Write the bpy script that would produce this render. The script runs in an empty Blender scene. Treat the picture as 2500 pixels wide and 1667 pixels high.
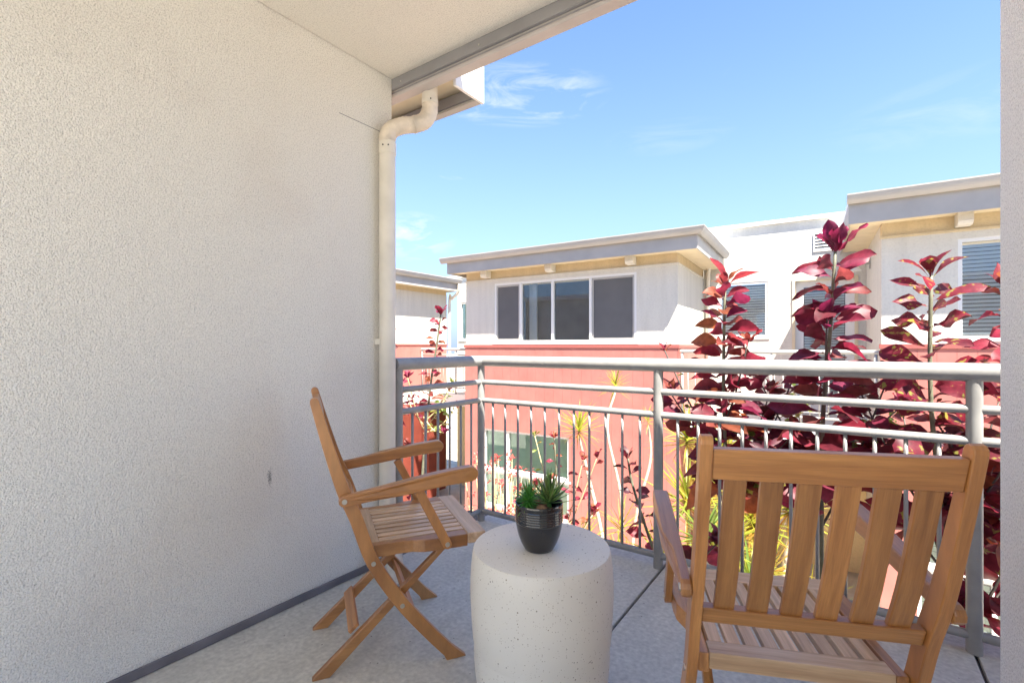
import bpy, math, random
from mathutils import Vector, Matrix, Euler
random.seed(7)
R = math.radians
scene = bpy.context.scene
COL = scene.collection

# ------------------------------------------------------------------ camera, sky, sun, exposure
cam_d = bpy.data.cameras.new('camera'); cam = bpy.data.objects.new('camera', cam_d); COL.objects.link(cam)
cam.location = (0, 0, 1.143); cam.rotation_euler = (R(90), 0, R(35.1))
cam_d.sensor_width = 36; cam_d.lens = 36*1165/2500; cam_d.shift_y = 11/2500
cam_d.clip_start = 0.02; cam_d.clip_end = 1000
scene.camera = cam
SUN = Vector((1.496, -0.927, 3.1)).normalized()
EXPOSURE, SUN_STRENGTH, SKY_STRENGTH = 2.27, 4.5, 0.085

world = bpy.data.worlds.new('World'); scene.world = world; world.use_nodes = True
wn, wl = world.node_tree.nodes, world.node_tree.links
wn.clear()
out = wn.new('ShaderNodeOutputWorld'); bg = wn.new('ShaderNodeBackground'); bg.inputs[1].default_value = SKY_STRENGTH
sky = wn.new('ShaderNodeTexSky'); sky.sky_type = 'NISHITA'; sky.sun_disc = False
sky.sun_elevation = math.asin(SUN.z); sky.sun_rotation = math.atan2(SUN.x, SUN.y)
sky.air_density = 0.85; sky.dust_density = 0.15; sky.ozone_density = 1.0; sky.altitude = 60
def wmath(op, a, b=None, clamp=False):
    n = wn.new('ShaderNodeMath'); n.operation = op; n.use_clamp = clamp
    for i, v in enumerate((a, b)):
        if v is None: continue
        if isinstance(v, (int, float)): n.inputs[i].default_value = v
        else: wl.new(v, n.inputs[i])
    return n.outputs[0]
tc = wn.new('ShaderNodeTexCoord')
# thin cirrus: stretched, warped noise over the whole sky, thicker in a few wisps
mp = wn.new('ShaderNodeMapping'); mp.inputs['Rotation'].default_value = (0.2, 0.12, R(35)); mp.inputs['Scale'].default_value = (2.2, 3.0, 9.0)
wl.new(tc.outputs['Generated'], mp.inputs[0])
nz = wn.new('ShaderNodeTexNoise'); nz.inputs['Scale'].default_value = 2.1; nz.inputs['Detail'].default_value = 9; nz.inputs['Roughness'].default_value = 0.62; nz.inputs['Distortion'].default_value = 1.1
wl.new(mp.outputs[0], nz.inputs['Vector'])
broad = wmath('MULTIPLY', wmath('SUBTRACT', nz.outputs['Fac'], 0.70), 0.8, True)
dens = broad
for (az, el, w, h, k) in ((34.6, 27.6, .18, .052, 1.3), (46.8, 12.6, .09, .05, 1.6), (17.0, 22.5, .12, .03, .25), (-10.0, 20.0, .2, .05, .3), (42.5, 19.6, .05, .01, 1.2)):
    # direction of the wisp: az degrees left of +Y, el degrees up
    c = Vector((-math.sin(R(az))*math.cos(R(el)), math.cos(R(az))*math.cos(R(el)), math.sin(R(el))))
    tx = Vector((math.cos(R(az)), math.sin(R(az)), 0)); ty = c.cross(tx)*-1
    def dot(v):
        n = wn.new('ShaderNodeVectorMath'); n.operation = 'DOT_PRODUCT'; wl.new(tc.outputs['Generated'], n.inputs[0]); n.inputs[1].default_value = v; return n.outputs['Value']
    a = wmath('DIVIDE', dot(tx), w)
    b = wmath('DIVIDE', wmath('SUBTRACT', dot(Vector((0, 0, 1))), math.sin(R(el))), h)
    d2 = wmath('ADD', wmath('MULTIPLY', a, a), wmath('MULTIPLY', b, b))
    g = wmath('MULTIPLY', wmath('SUBTRACT', 1.0, d2, True), k)
    front = wmath('GREATER_THAN', dot(c), 0.3)
    g = wmath('MULTIPLY', g, front)
    dens = wmath('ADD', dens, wmath('MULTIPLY', g, wmath('MULTIPLY', wmath('SUBTRACT', nz.outputs['Fac'], 0.46, True), 2.2)))
dens = wmath('MULTIPLY', dens, 1.5, True)
mix = wn.new('ShaderNodeMixRGB'); wl.new(dens, mix.inputs[0]); tint = wn.new('ShaderNodeMixRGB'); tint.blend_type = 'MULTIPLY'; tint.inputs[0].default_value = 1; wl.new(sky.outputs[0], tint.inputs[1]); tint.inputs[2].default_value = (.74, .865, 1.0, 1); 
sz_ = wn.new('ShaderNodeSeparateXYZ'); wl.new(tc.outputs['Generated'], sz_.inputs[0])
hz = wmath('MULTIPLY', wmath('POWER', wmath('SUBTRACT', 1.0, wmath('ABSOLUTE', sz_.outputs[2])), 3.0), 1.0, True)
haze = wn.new('ShaderNodeMixRGB'); wl.new(hz, haze.inputs[0]); wl.new(tint.outputs[0], haze.inputs[1]); haze.inputs[2].default_value = (1.45, 1.85, 2.7, 1)
wl.new(haze.outputs[0], mix.inputs[1]); mix.inputs[2].default_value = (2.9, 3.05, 3.25, 1)
wl.new(mix.outputs[0], bg.inputs[0]); wl.new(bg.outputs[0], out.inputs[0])

sun_d = bpy.data.lights.new('sun', 'SUN'); sun = bpy.data.objects.new('sun', sun_d); COL.objects.link(sun)
sun_d.energy = SUN_STRENGTH; sun_d.angle = R(0.5); sun_d.color = (1, 0.935, 0.83)
sun.rotation_euler = (-SUN).to_track_quat('-Z', 'Y').to_euler(); sun.location = SUN*30
vs = scene.view_settings; vs.view_transform = 'Standard'; vs.look = 'None'; vs.gamma = 1; vs.use_curve_mapping = False; vs.exposure = EXPOSURE
try:
    scene.cycles.max_bounces = 10; scene.cycles.diffuse_bounces = 6; scene.cycles.transparent_max_bounces = 16
    scene.cycles.use_denoising = True; scene.cycles.sample_clamp_indirect = 6
except Exception: pass

# ------------------------------------------------------------------ materials
def mat(name, col, rough=.6, noise=None, bump=None, spec=.5, metal=0, coat=0):
    """noise: (scale, amount, detail) light/dark variation; bump: list of (scale, strength, detail)"""
    m = bpy.data.materials.new(name); m.use_nodes = True
    N, L = m.node_tree.nodes, m.node_tree.links; b = N['Principled BSDF']
    b.inputs['Base Color'].default_value = (*col, 1); b.inputs['Roughness'].default_value = rough
    b.inputs['Specular IOR Level'].default_value = spec; b.inputs['Metallic'].default_value = metal
    b.inputs['Coat Weight'].default_value = coat
    t = N.new('ShaderNodeTexCoord')
    if noise:
        sc_, am, de = noise
        n = N.new('ShaderNodeTexNoise'); n.inputs['Scale'].default_value = sc_; n.inputs['Detail'].default_value = de; L.new(t.outputs['Object'], n.inputs['Vector'])
        r = N.new('ShaderNodeValToRGB'); e = r.color_ramp.elements
        e[0].position, e[1].position = .3, .7
        e[0].color = (*[max(0, c*(1-am)) for c in col], 1); e[1].color = (*[min(1, c*(1+am)) for c in col], 1)
        L.new(n.outputs['Fac'], r.inputs[0]); L.new(r.outputs[0], b.inputs['Base Color'])
    prev = None
    for (sc_, st, dist) in bump or ():
        n = N.new('ShaderNodeTexNoise'); n.inputs['Scale'].default_value = sc_; n.inputs['Detail'].default_value = 3; L.new(t.outputs['Object'], n.inputs['Vector'])
        bp = N.new('ShaderNodeBump'); bp.inputs['Strength'].default_value = st; bp.inputs['Distance'].default_value = dist
        L.new(n.outputs['Fac'], bp.inputs['Height'])
        if prev: L.new(prev.outputs[0], bp.inputs['Normal'])
        prev = bp
    if prev: L.new(prev.outputs[0], b.inputs['Normal'])
    return m

def stucco(name, col, scale=120, strength=.8, dist=.006, pit=.35, stain=0.0, streak=0.0):
    m = bpy.data.materials.new(name); m.use_nodes = True
    N, L = m.node_tree.nodes, m.node_tree.links; b = N['Principled BSDF']; b.inputs['Roughness'].default_value = .9; b.inputs['Specular IOR Level'].default_value = .15
    t = N.new('ShaderNodeTexCoord')
    n = N.new('ShaderNodeTexNoise'); n.inputs['Scale'].default_value = scale; n.inputs['Detail'].default_value = 4; n.inputs['Roughness'].default_value = .62; L.new(t.outputs['Object'], n.inputs['Vector'])
    bp = N.new('ShaderNodeBump'); bp.inputs['Strength'].default_value = strength; bp.inputs['Distance'].default_value = dist
    vo = N.new('ShaderNodeTexVoronoi'); vo.inputs['Scale'].default_value = scale*.9; vo.inputs['Randomness'].default_value = 1; L.new(t.outputs['Object'], vo.inputs['Vector'])
    hm = N.new('ShaderNodeMath'); hm.operation = 'MULTIPLY_ADD'; L.new(vo.outputs['Distance'], hm.inputs[0]); hm.inputs[1].default_value = -.7; L.new(n.outputs['Fac'], hm.inputs[2]); L.new(hm.outputs[0], bp.inputs['Height'])
    n2 = N.new('ShaderNodeTexNoise'); n2.inputs['Scale'].default_value = scale*.22; n2.inputs['Detail'].default_value = 2; L.new(t.outputs['Object'], n2.inputs['Vector'])
    bp2 = N.new('ShaderNodeBump'); bp2.inputs['Strength'].default_value = strength*.35; bp2.inputs['Distance'].default_value = dist*2; L.new(n2.outputs['Fac'], bp2.inputs['Height']); L.new(bp.outputs[0], bp2.inputs['Normal'])
    L.new(bp2.outputs[0], b.inputs['Normal'])
    r = N.new('ShaderNodeValToRGB'); e = r.color_ramp.elements; e[0].position, e[1].position = .37, .50
    e[0].color = (*[c*(1-pit) for c in col], 1); e[1].color = (*col, 1); np_ = N.new('ShaderNodeTexNoise'); np_.inputs['Scale'].default_value = scale*.85; np_.inputs['Detail'].default_value = 6; np_.inputs['Roughness'].default_value = .75; L.new(t.outputs['Object'], np_.inputs['Vector']); L.new(np_.outputs['Fac'], r.inputs[0])
    last = r.outputs[0]
    if streak:   # rain streaks and uneven fading
        sm = N.new('ShaderNodeMapping'); sm.inputs['Scale'].default_value = (5, 5, .55); L.new(t.outputs['Object'], sm.inputs[0])
        sn = N.new('ShaderNodeTexNoise'); sn.inputs['Scale'].default_value = 1.3; sn.inputs['Detail'].default_value = 7; L.new(sm.outputs[0], sn.inputs['Vector'])
        sr = N.new('ShaderNodeMapRange'); sr.inputs[1].default_value = .35; sr.inputs[2].default_value = .7; sr.inputs[3].default_value = 1.05; sr.inputs[4].default_value = 1-streak; L.new(sn.outputs['Fac'], sr.inputs[0])
        hs = N.new('ShaderNodeHueSaturation'); L.new(last, hs.inputs['Color']); L.new(sr.outputs[0], hs.inputs['Value']); last = hs.outputs[0]
    if stain:
        n3 = N.new('ShaderNodeTexNoise'); n3.inputs['Scale'].default_value = 1.6; n3.inputs['Detail'].default_value = 5; L.new(t.outputs['Object'], n3.inputs['Vector'])
        r3 = N.new('ShaderNodeValToRGB'); r3.color_ramp.elements[0].position, r3.color_ramp.elements[1].position = .52, .75
        r3.color_ramp.elements[0].color = (0, 0, 0, 1); r3.color_ramp.elements[1].color = (stain, stain, stain, 1); L.new(n3.outputs['Fac'], r3.inputs[0])
        mx = N.new('ShaderNodeMixRGB'); L.new(r3.outputs[0], mx.inputs[0]); L.new(last, mx.inputs[1]); mx.inputs[2].default_value = (.52, .40, .32, 1); last = mx.outputs[0]
    if stain:   # an old scuff mark on the plaster
        sb = N.new('ShaderNodeVectorMath'); sb.operation = 'SUBTRACT'; L.new(t.outputs['Object'], sb.inputs[0]); sb.inputs[1].default_value = (0, 1.063, .587)
        ml = N.new('ShaderNodeVectorMath'); ml.operation = 'MULTIPLY'; L.new(sb.outputs[0], ml.inputs[0]); ml.inputs[1].default_value = (0, 1, .26)
        ln = N.new('ShaderNodeVectorMath'); ln.operation = 'LENGTH'; L.new(ml.outputs[0], ln.inputs[0])
        lt = N.new('ShaderNodeMath'); lt.operation = 'LESS_THAN'; L.new(ln.outputs['Value'], lt.inputs[0])
        th = N.new('ShaderNodeMath'); th.operation = 'MULTIPLY_ADD'; L.new(n.outputs['Fac'], th.inputs[0]); th.inputs[1].default_value = -.045; th.inputs[2].default_value = .029; L.new(th.outputs[0], lt.inputs[1])
        mx = N.new('ShaderNodeMixRGB'); L.new(lt.outputs[0], mx.inputs[0]); L.new(last, mx.inputs[1]); mx.inputs[2].default_value = (.30, .29, .27, 1); last = mx.outputs[0]
    L.new(last, b.inputs['Base Color'])
    return m

def wood(name, axis, pale=False):
    m = bpy.data.materials.new(name); m.use_nodes = True
    N, L = m.node_tree.nodes, m.node_tree.links; b = N['Principled BSDF']
    t = N.new('ShaderNodeTexCoord'); oi = N.new('ShaderNodeObjectInfo')
    mp = N.new('ShaderNodeMapping'); s = [[1.0, 24, 6], [22, 1.0, 22], [4, 24, 1.0]][axis]; mp.inputs['Scale'].default_value = s
    off = N.new('ShaderNodeVectorMath'); off.operation = 'ADD'; L.new(t.outputs['Object'], off.inputs[0])
    k = N.new('ShaderNodeMath'); k.operation = 'MULTIPLY'; k.inputs[1].default_value = 9; L.new(oi.outputs['Random'], k.inputs[0]); L.new(k.outputs[0], off.inputs[1])
    L.new(off.outputs[0], mp.inputs[0])
    n = N.new('ShaderNodeTexNoise'); n.inputs['Scale'].default_value = 2.2; n.inputs['Detail'].default_value = 6; n.inputs['Distortion'].default_value = .45; L.new(mp.outputs[0], n.inputs['Vector'])
    r = N.new('ShaderNodeValToRGB'); e = r.color_ramp.elements; e[0].position, e[1].position = .28, .72
    e[0].color = (.28, .105, .025, 1); e[1].color = (.52, .238, .070, 1); x = r.color_ramp.elements.new(.5); x.color = (.41, .172, .046, 1)
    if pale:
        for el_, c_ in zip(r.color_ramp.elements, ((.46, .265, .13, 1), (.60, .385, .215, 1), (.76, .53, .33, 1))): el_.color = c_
    L.new(n.outputs['Fac'], r.inputs[0])
    fine = N.new('ShaderNodeTexNoise'); fine.inputs['Scale'].default_value = 16; fine.inputs['Detail'].default_value = 4; L.new(mp.outputs[0], fine.inputs['Vector'])
    hs = N.new('ShaderNodeHueSaturation'); L.new(r.outputs[0], hs.inputs['Color'])
    v = N.new('ShaderNodeMapRange'); v.inputs[1].default_value = 0; v.inputs[2].default_value = 1; v.inputs[3].default_value = .80; v.inputs[4].default_value = 1.18; L.new(oi.outputs['Random'], v.inputs[0])
    fm = N.new('ShaderNodeMapRange'); fm.inputs[1].default_value = .3; fm.inputs[2].default_value = .7; fm.inputs[3].default_value = .86; fm.inputs[4].default_value = 1.08; L.new(fine.outputs['Fac'], fm.inputs[0])
    mu = N.new('ShaderNodeMath'); mu.operation = 'MULTIPLY'; L.new(v.outputs[0], mu.inputs[0]); L.new(fm.outputs[0], mu.inputs[1]); L.new(mu.outputs[0], hs.inputs['Value'])
    L.new(hs.outputs[0], b.inputs['Base Color']); b.inputs['Roughness'].default_value = .36; b.inputs['Specular IOR Level'].default_value = .8; b.inputs['Coat Weight'].default_value = .3; b.inputs['Coat Roughness'].default_value = .22
    bp = N.new('ShaderNodeBump'); bp.inputs['Strength'].default_value = .12; bp.inputs['Distance'].default_value = .002; L.new(fine.outputs['Fac'], bp.inputs['Height']); L.new(bp.outputs[0], b.inputs['Normal'])
    return m

def leafmat(name, cols, spots=None, trans=.45, rough=.38):
    """cols: colour ramp over the leaf's own random value; spots: second colour in blotches"""
    m = bpy.data.materials.new(name); m.use_nodes = True
    N, L = m.node_tree.nodes, m.node_tree.links; b = N['Principled BSDF']; o = N['Material Output']
    oi = N.new('ShaderNodeObjectInfo'); r = N.new('ShaderNodeValToRGB'); r.color_ramp.interpolation = 'LINEAR'
    e = r.color_ramp.elements; e[0].position = 0; e[0].color = (*cols[0], 1); e[1].position = 1; e[1].color = (*cols[-1], 1)
    for i, c in enumerate(cols[1:-1]): x = e.new((i+1)/(len(cols)-1)); x.color = (*c, 1)
    L.new(oi.outputs['Random'], r.inputs[0]); last = r.outputs[0]
    t = N.new('ShaderNodeTexCoord')
    n = N.new('ShaderNodeTexNoise'); n.inputs['Scale'].default_value = 26; n.inputs['Detail'].default_value = 4
    ad = N.new('ShaderNodeVectorMath'); ad.operation = 'ADD'; L.new(t.outputs['Object'], ad.inputs[0]); L.new(oi.outputs['Random'], ad.inputs[1]); L.new(ad.outputs[0], n.inputs['Vector'])
    hs = N.new('ShaderNodeHueSaturation'); L.new(last, hs.inputs['Color'])
    fm = N.new('ShaderNodeMapRange'); fm.inputs[1].default_value = .3; fm.inputs[2].default_value = .7; fm.inputs[3].default_value = .7; fm.inputs[4].default_value = 1.3; L.new(n.outputs['Fac'], fm.inputs[0]); L.new(fm.outputs[0], hs.inputs['Value'])
    last = hs.outputs[0]
    if spots:
        col, thr = spots
        r3 = N.new('ShaderNodeValToRGB'); r3.color_ramp.elements[0].position, r3.color_ramp.elements[1].position = thr, thr+.06; L.new(n.outputs['Fac'], r3.inputs[0])
        mx = N.new('ShaderNodeMixRGB'); L.new(r3.outputs[0], mx.inputs[0]); L.new(last, mx.inputs[1]); mx.inputs[2].default_value = (*col, 1); last = mx.outputs[0]
    L.new(last, b.inputs['Base Color']); b.inputs['Roughness'].default_value = rough
    tr = N.new('ShaderNodeBsdfTranslucent'); br = N.new('ShaderNodeMixRGB'); br.blend_type = 'MULTIPLY'; br.inputs[0].default_value = 1; L.new(last, br.inputs[1]); br.inputs[2].default_value = (1.5, 1.35, 1.3, 1)
    L.new(br.outputs[0], tr.inputs['Color'])
    ms = N.new('ShaderNodeMixShader'); ms.inputs[0].default_value = trans; L.new(b.outputs[0], ms.inputs[1]); L.new(tr.outputs[0], ms.inputs[2]); L.new(ms.outputs[0], o.inputs['Surface'])
    return m

def glass(name, tint=(.9, .95, .93), boost=1.0):
    m = bpy.data.materials.new(name); m.use_nodes = True
    N, L = m.node_tree.nodes, m.node_tree.links; N.clear(); o = N.new('ShaderNodeOutputMaterial')
    tr = N.new('ShaderNodeBsdfTransparent'); tr.inputs[0].default_value = (*tint, 1)
    gl = N.new('ShaderNodeBsdfGlossy'); gl.inputs['Roughness'].default_value = .01; gl.inputs['Color'].default_value = (.9, .95, 1, 1)
    fr = N.new('ShaderNodeFresnel'); fr.inputs['IOR'].default_value = 1.5
    mu = N.new('ShaderNodeMath'); mu.operation = 'MULTIPLY'; mu.inputs[1].default_value = boost; mu.use_clamp = True; L.new(fr.outputs[0], mu.inputs[0])
    ms = N.new('ShaderNodeMixShader'); L.new(mu.outputs[0], ms.inputs[0]); L.new(tr.outputs[0], ms.inputs[1]); L.new(gl.outputs[0], ms.inputs[2]); L.new(ms.outputs[0], o.inputs[0])
    return m

def concrete():
    m = mat('balcony_concrete', (.54, .525, .465), .55, (55, .16, 6), [(60, .2, .003), (240, .25, .001)])
    N, L = m.node_tree.nodes, m.node_tree.links; b = N['Principled BSDF']; last = b.inputs['Base Color'].links[0].from_socket
    t = N.new('ShaderNodeTexCoord')
    for sc_, lo, hi, de in ((13, .90, 1.07, 9), (2.2, .88, 1.08, 8)):
        mp_ = N.new('ShaderNodeMapping'); mp_.inputs['Scale'].default_value = (1, .45, 1); mp_.inputs['Rotation'].default_value = (0, 0, .5); L.new(t.outputs['Object'], mp_.inputs[0])
        n = N.new('ShaderNodeTexNoise'); n.inputs['Scale'].default_value = sc_; n.inputs['Detail'].default_value = de; n.inputs['Roughness'].default_value = .68; L.new(mp_.outputs[0], n.inputs['Vector'])
        mr = N.new('ShaderNodeMapRange'); mr.inputs[1].default_value = .32; mr.inputs[2].default_value = .66; mr.inputs[3].default_value = lo; mr.inputs[4].default_value = hi; L.new(n.outputs['Fac'], mr.inputs[0])
        hs = N.new('ShaderNodeHueSaturation'); L.new(last, hs.inputs['Color']); L.new(mr.outputs[0], hs.inputs['Value']); last = hs.outputs[0]
    v = N.new('ShaderNodeTexVoronoi'); v.inputs['Scale'].default_value = 16; L.new(t.outputs['Object'], v.inputs['Vector'])
    lt = N.new('ShaderNodeMath'); lt.operation = 'LESS_THAN'; lt.inputs[1].default_value = .055; L.new(v.outputs['Distance'], lt.inputs[0])
    mx = N.new('ShaderNodeMixRGB'); L.new(lt.outputs[0], mx.inputs[0]); L.new(last, mx.inputs[1]); mx.inputs[2].default_value = (.22, .20, .18, 1)
    L.new(mx.outputs[0], b.inputs['Base Color'])
    return m
M = {}
M['wall'] = stucco('stucco_left', (.875, .85, .785), 230, 1.0, .005, .38, .18, 0)
M['wall_right'] = stucco('stucco_right', (.93, .93, .88), 200, .8, .005, .4)
M['ceiling'] = stucco('stucco_ceiling', (.80, .765, .695), 200, .7, .004, .25)
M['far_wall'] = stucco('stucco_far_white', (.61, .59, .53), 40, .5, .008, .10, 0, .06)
M['far_cream'] = stucco('stucco_far_cream', (.62, .51, .33), 40, .5, .008, .10, 0, .06)
M['tan_wall'] = stucco('stucco_tan', (.72, .57, .32), 40, .5, .008, .10, 0, .08)
M['red'] = mat('red_siding', (.43, .155, .13), .55, (3, .10, 4), [(60, .15, .002)])
M['red_trim'] = mat('red_trim', (.33, .10, .085), .5)
M['darkred'] = mat('dark_red_wall', (.17, .035, .022), .6, (4, .15, 3))
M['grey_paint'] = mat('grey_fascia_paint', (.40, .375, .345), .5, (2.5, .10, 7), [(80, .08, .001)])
M['gutter'] = mat('gutter_paint', (.40, .385, .36), .42, (3, .06, 5))
M['white_paint'] = mat('white_paint', (.80, .79, .76), .45, (3, .05, 4))
M['soffit'] = mat('soffit_cream', (.66, .57, .40), .8, (6, .06, 4))
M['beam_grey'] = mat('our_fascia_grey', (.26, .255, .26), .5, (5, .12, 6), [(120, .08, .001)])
M['beam_light'] = mat('our_gutter_underside', (.48, .44, .42), .45, (4, .12, 6))
M['pipe'] = mat('downspout_paint', (.72, .67, .57), .42, (7, .09, 6), [(30, .05, .002)])
M['pipe_dirty'] = mat('downspout_elbow_dirty', (.66, .58, .47), .5, (16, .22, 8))
M['rail'] = mat('grey_rail_paint', (.27, .268, .26), .36, (14, .12, 9), [(140, .03, .001)], spec=.6)
M['concrete'] = concrete()
M['joint'] = mat('joint_filler', (.13, .12, .11), .9)
M['baseboard'] = mat('grey_flashing', (.15, .145, .16), .5, (6, .25, 6))
M['gravel'] = mat('bounce_gravel', (.46, .42, .35), .95, (2, .25, 8), [(25, .4, .02)])  # unseen court ground, made paler to bounce sunlight into the balcony
M['metal'] = mat('bolt_metal', (.6, .58, .54), .3, metal=1)
M['dark'] = mat('dark_hole', (.02, .02, .02), .8)
M['room'] = mat('dim_room', (.10, .105, .11), .9, (1.2, .5, 3))
M['room_pale'] = mat('pale_room', (.62, .72, .63), .9, (1.4, .35, 3))
M['frame'] = mat('window_frame_white', (.72, .72, .70), .4)
M['screen'] = mat('insect_screen', (.115, .115, .118), .8, (3, .08, 5))
M['blind'] = mat('blind_slat', (.74, .77, .77), .5)
M['shutter'] = mat('green_shutter', (.42, .56, .44), .55, (5, .1, 4))
M['glass'] = glass('window_glass', (.97, .985, .98), 1.4)
M['glass_green'] = glass('greenish_glass', (.90, .97, .92), 1.2)
M['wx'], M['wy'], M['wz'] = wood('teak_grain_x', 0), wood('teak_grain_y', 1), wood('teak_grain_z', 2)
M['px'], M['py'] = wood('teak_skylit_x', 0, True), wood('teak_skylit_y', 1, True)  # paler teak: sky light on the seat tops put into the colour
M['pot'] = mat('black_glaze', (.012, .012, .014), .10, (30, .3, 3), spec=.7, coat=.5)
M['pot_matt'] = mat('black_glaze_lower', (.016, .016, .019), .24, (60, .25, 3), spec=.6, coat=.2)
M['bark'] = mat('bark_chip', (.30, .17, .09), .9, (35, .45, 6), [(60, .5, .006)])
M['stem'] = mat('shrub_stem', (.16, .165, .11), .6, (22, .35, 5), [(60, .3, .003)])
M['stem_dark'] = mat('shrub_woody_stem', (.10, .085, .075), .7, (22, .35, 5), [(60, .3, .003)])
M['pale_trunk'] = mat('pale_trunk', (.52, .45, .35), .75, (18, .25, 6), [(30, .4, .006)])
M['straw'] = mat('straw_stem', (.52, .42, .22), .7, (12, .2, 4))
M['leaf_red'] = leafmat('leaf_burgundy', [(.10, .014, .022), (.16, .018, .036), (.21, .026, .046), (.15, .016, .052), (.19, .045, .034), (.12, .020, .026)], None, .43, .5)
M['leaf_red_pink'] = leafmat('leaf_red_young', [(.25, .026, .038), (.22, .03, .045), (.21, .06, .03), (.30, .10, .04), (.20, .022, .048), (.24, .03, .055)], None, .43, .5)
M['leaf_spot'] = leafmat('leaf_burgundy_blotched', [(.10, .014, .022), (.16, .018, .036), (.19, .024, .042), (.13, .03, .034)], ((.26, .26, .06), .58), .5, .5)
M['leaf_dark'] = leafmat('leaf_dark_maroon', [(.075, .015, .018), (.12, .015, .025), (.19, .020, .035), (.10, .018, .04), (.07, .03, .038), (.20, .045, .03)], None, .45, .5)
M['leaf_green'] = leafmat('leaf_olive_green', [(.10, .16, .03), (.20, .26, .05), (.14, .12, .03), (.26, .27, .06)])
M['leaf_tuft'] = leafmat('leaf_magenta_tuft', [(.20, .014, .065), (.24, .022, .05), (.16, .014, .062), (.21, .02, .042)], None, .43, .5)
M['blade'] = leafmat('strap_leaf_yellow_green', [(.26, .31, .03), (.34, .36, .045), (.20, .28, .03), (.40, .36, .05), (.16, .23, .03)], trans=.5)
M['blade_orange'] = leafmat('strap_leaf_dry', [(.34, .22, .04), (.30, .15, .04), (.30, .27, .06), (.27, .14, .04)], trans=.45)
M['blade_green'] = leafmat('strap_leaf_green', [(.14, .22, .05), (.20, .28, .05), (.10, .17, .04)], trans=.4)
M['paw'] = leafmat('red_flower', [(.40, .05, .05), (.48, .10, .07), (.34, .06, .09)], trans=.4)
M['succ_a'] = leafmat('succulent_bright', [(.09, .32, .05), (.14, .44, .06), (.07, .24, .07)], trans=.2)
M['succ_b'] = leafmat('succulent_dark', [(.10, .20, .05), (.14, .30, .06), (.19, .24, .07)], trans=.15)

# speckled cast stone for the table
def stone():
    m = mat('speckled_cast_stone', (.77, .72, .625), .45, (3, .05, 4), [(90, .06, .001)])
    N, L = m.node_tree.nodes, m.node_tree.links; b = N['Principled BSDF']
    base = b.inputs['Base Color'].links[0].from_socket
    t = N.new('ShaderNodeTexCoord')
    for sc_, thr, share, col in ((105, .28, .17, (.26, .20, .14)), (65, .13, .24, (.16, .12, .09)), (200, .34, .32, (.46, .39, .30))):
        v = N.new('ShaderNodeTexVoronoi'); v.inputs['Scale'].default_value = sc_; L.new(t.outputs['Object'], v.inputs['Vector'])
        sp = N.new('ShaderNodeSeparateColor'); L.new(v.outputs['Color'], sp.inputs[0])
        mr = N.new('ShaderNodeMath'); mr.operation = 'MULTIPLY'; mr.inputs[1].default_value = thr; L.new(sp.outputs[1], mr.inputs[0])
        lt = N.new('ShaderNodeMath'); lt.operation = 'LESS_THAN'; L.new(v.outputs['Distance'], lt.inputs[0]); L.new(mr.outputs[0], lt.inputs[1])
        pk = N.new('ShaderNodeMath'); pk.operation = 'LESS_THAN'; L.new(sp.outputs[0], pk.inputs[0]); pk.inputs[1].default_value = share
        an = N.new('ShaderNodeMath'); an.operation = 'MULTIPLY'; L.new(lt.outputs[0], an.inputs[0]); L.new(pk.outputs[0], an.inputs[1])
        mx = N.new('ShaderNodeMixRGB'); L.new(an.outputs[0], mx.inputs[0]); L.new(base, mx.inputs[1]); mx.inputs[2].default_value = (*col, 1); base = mx.outputs[0]
    L.new(base, b.inputs['Base Color'])
    return m
M['stone'] = stone()

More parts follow.
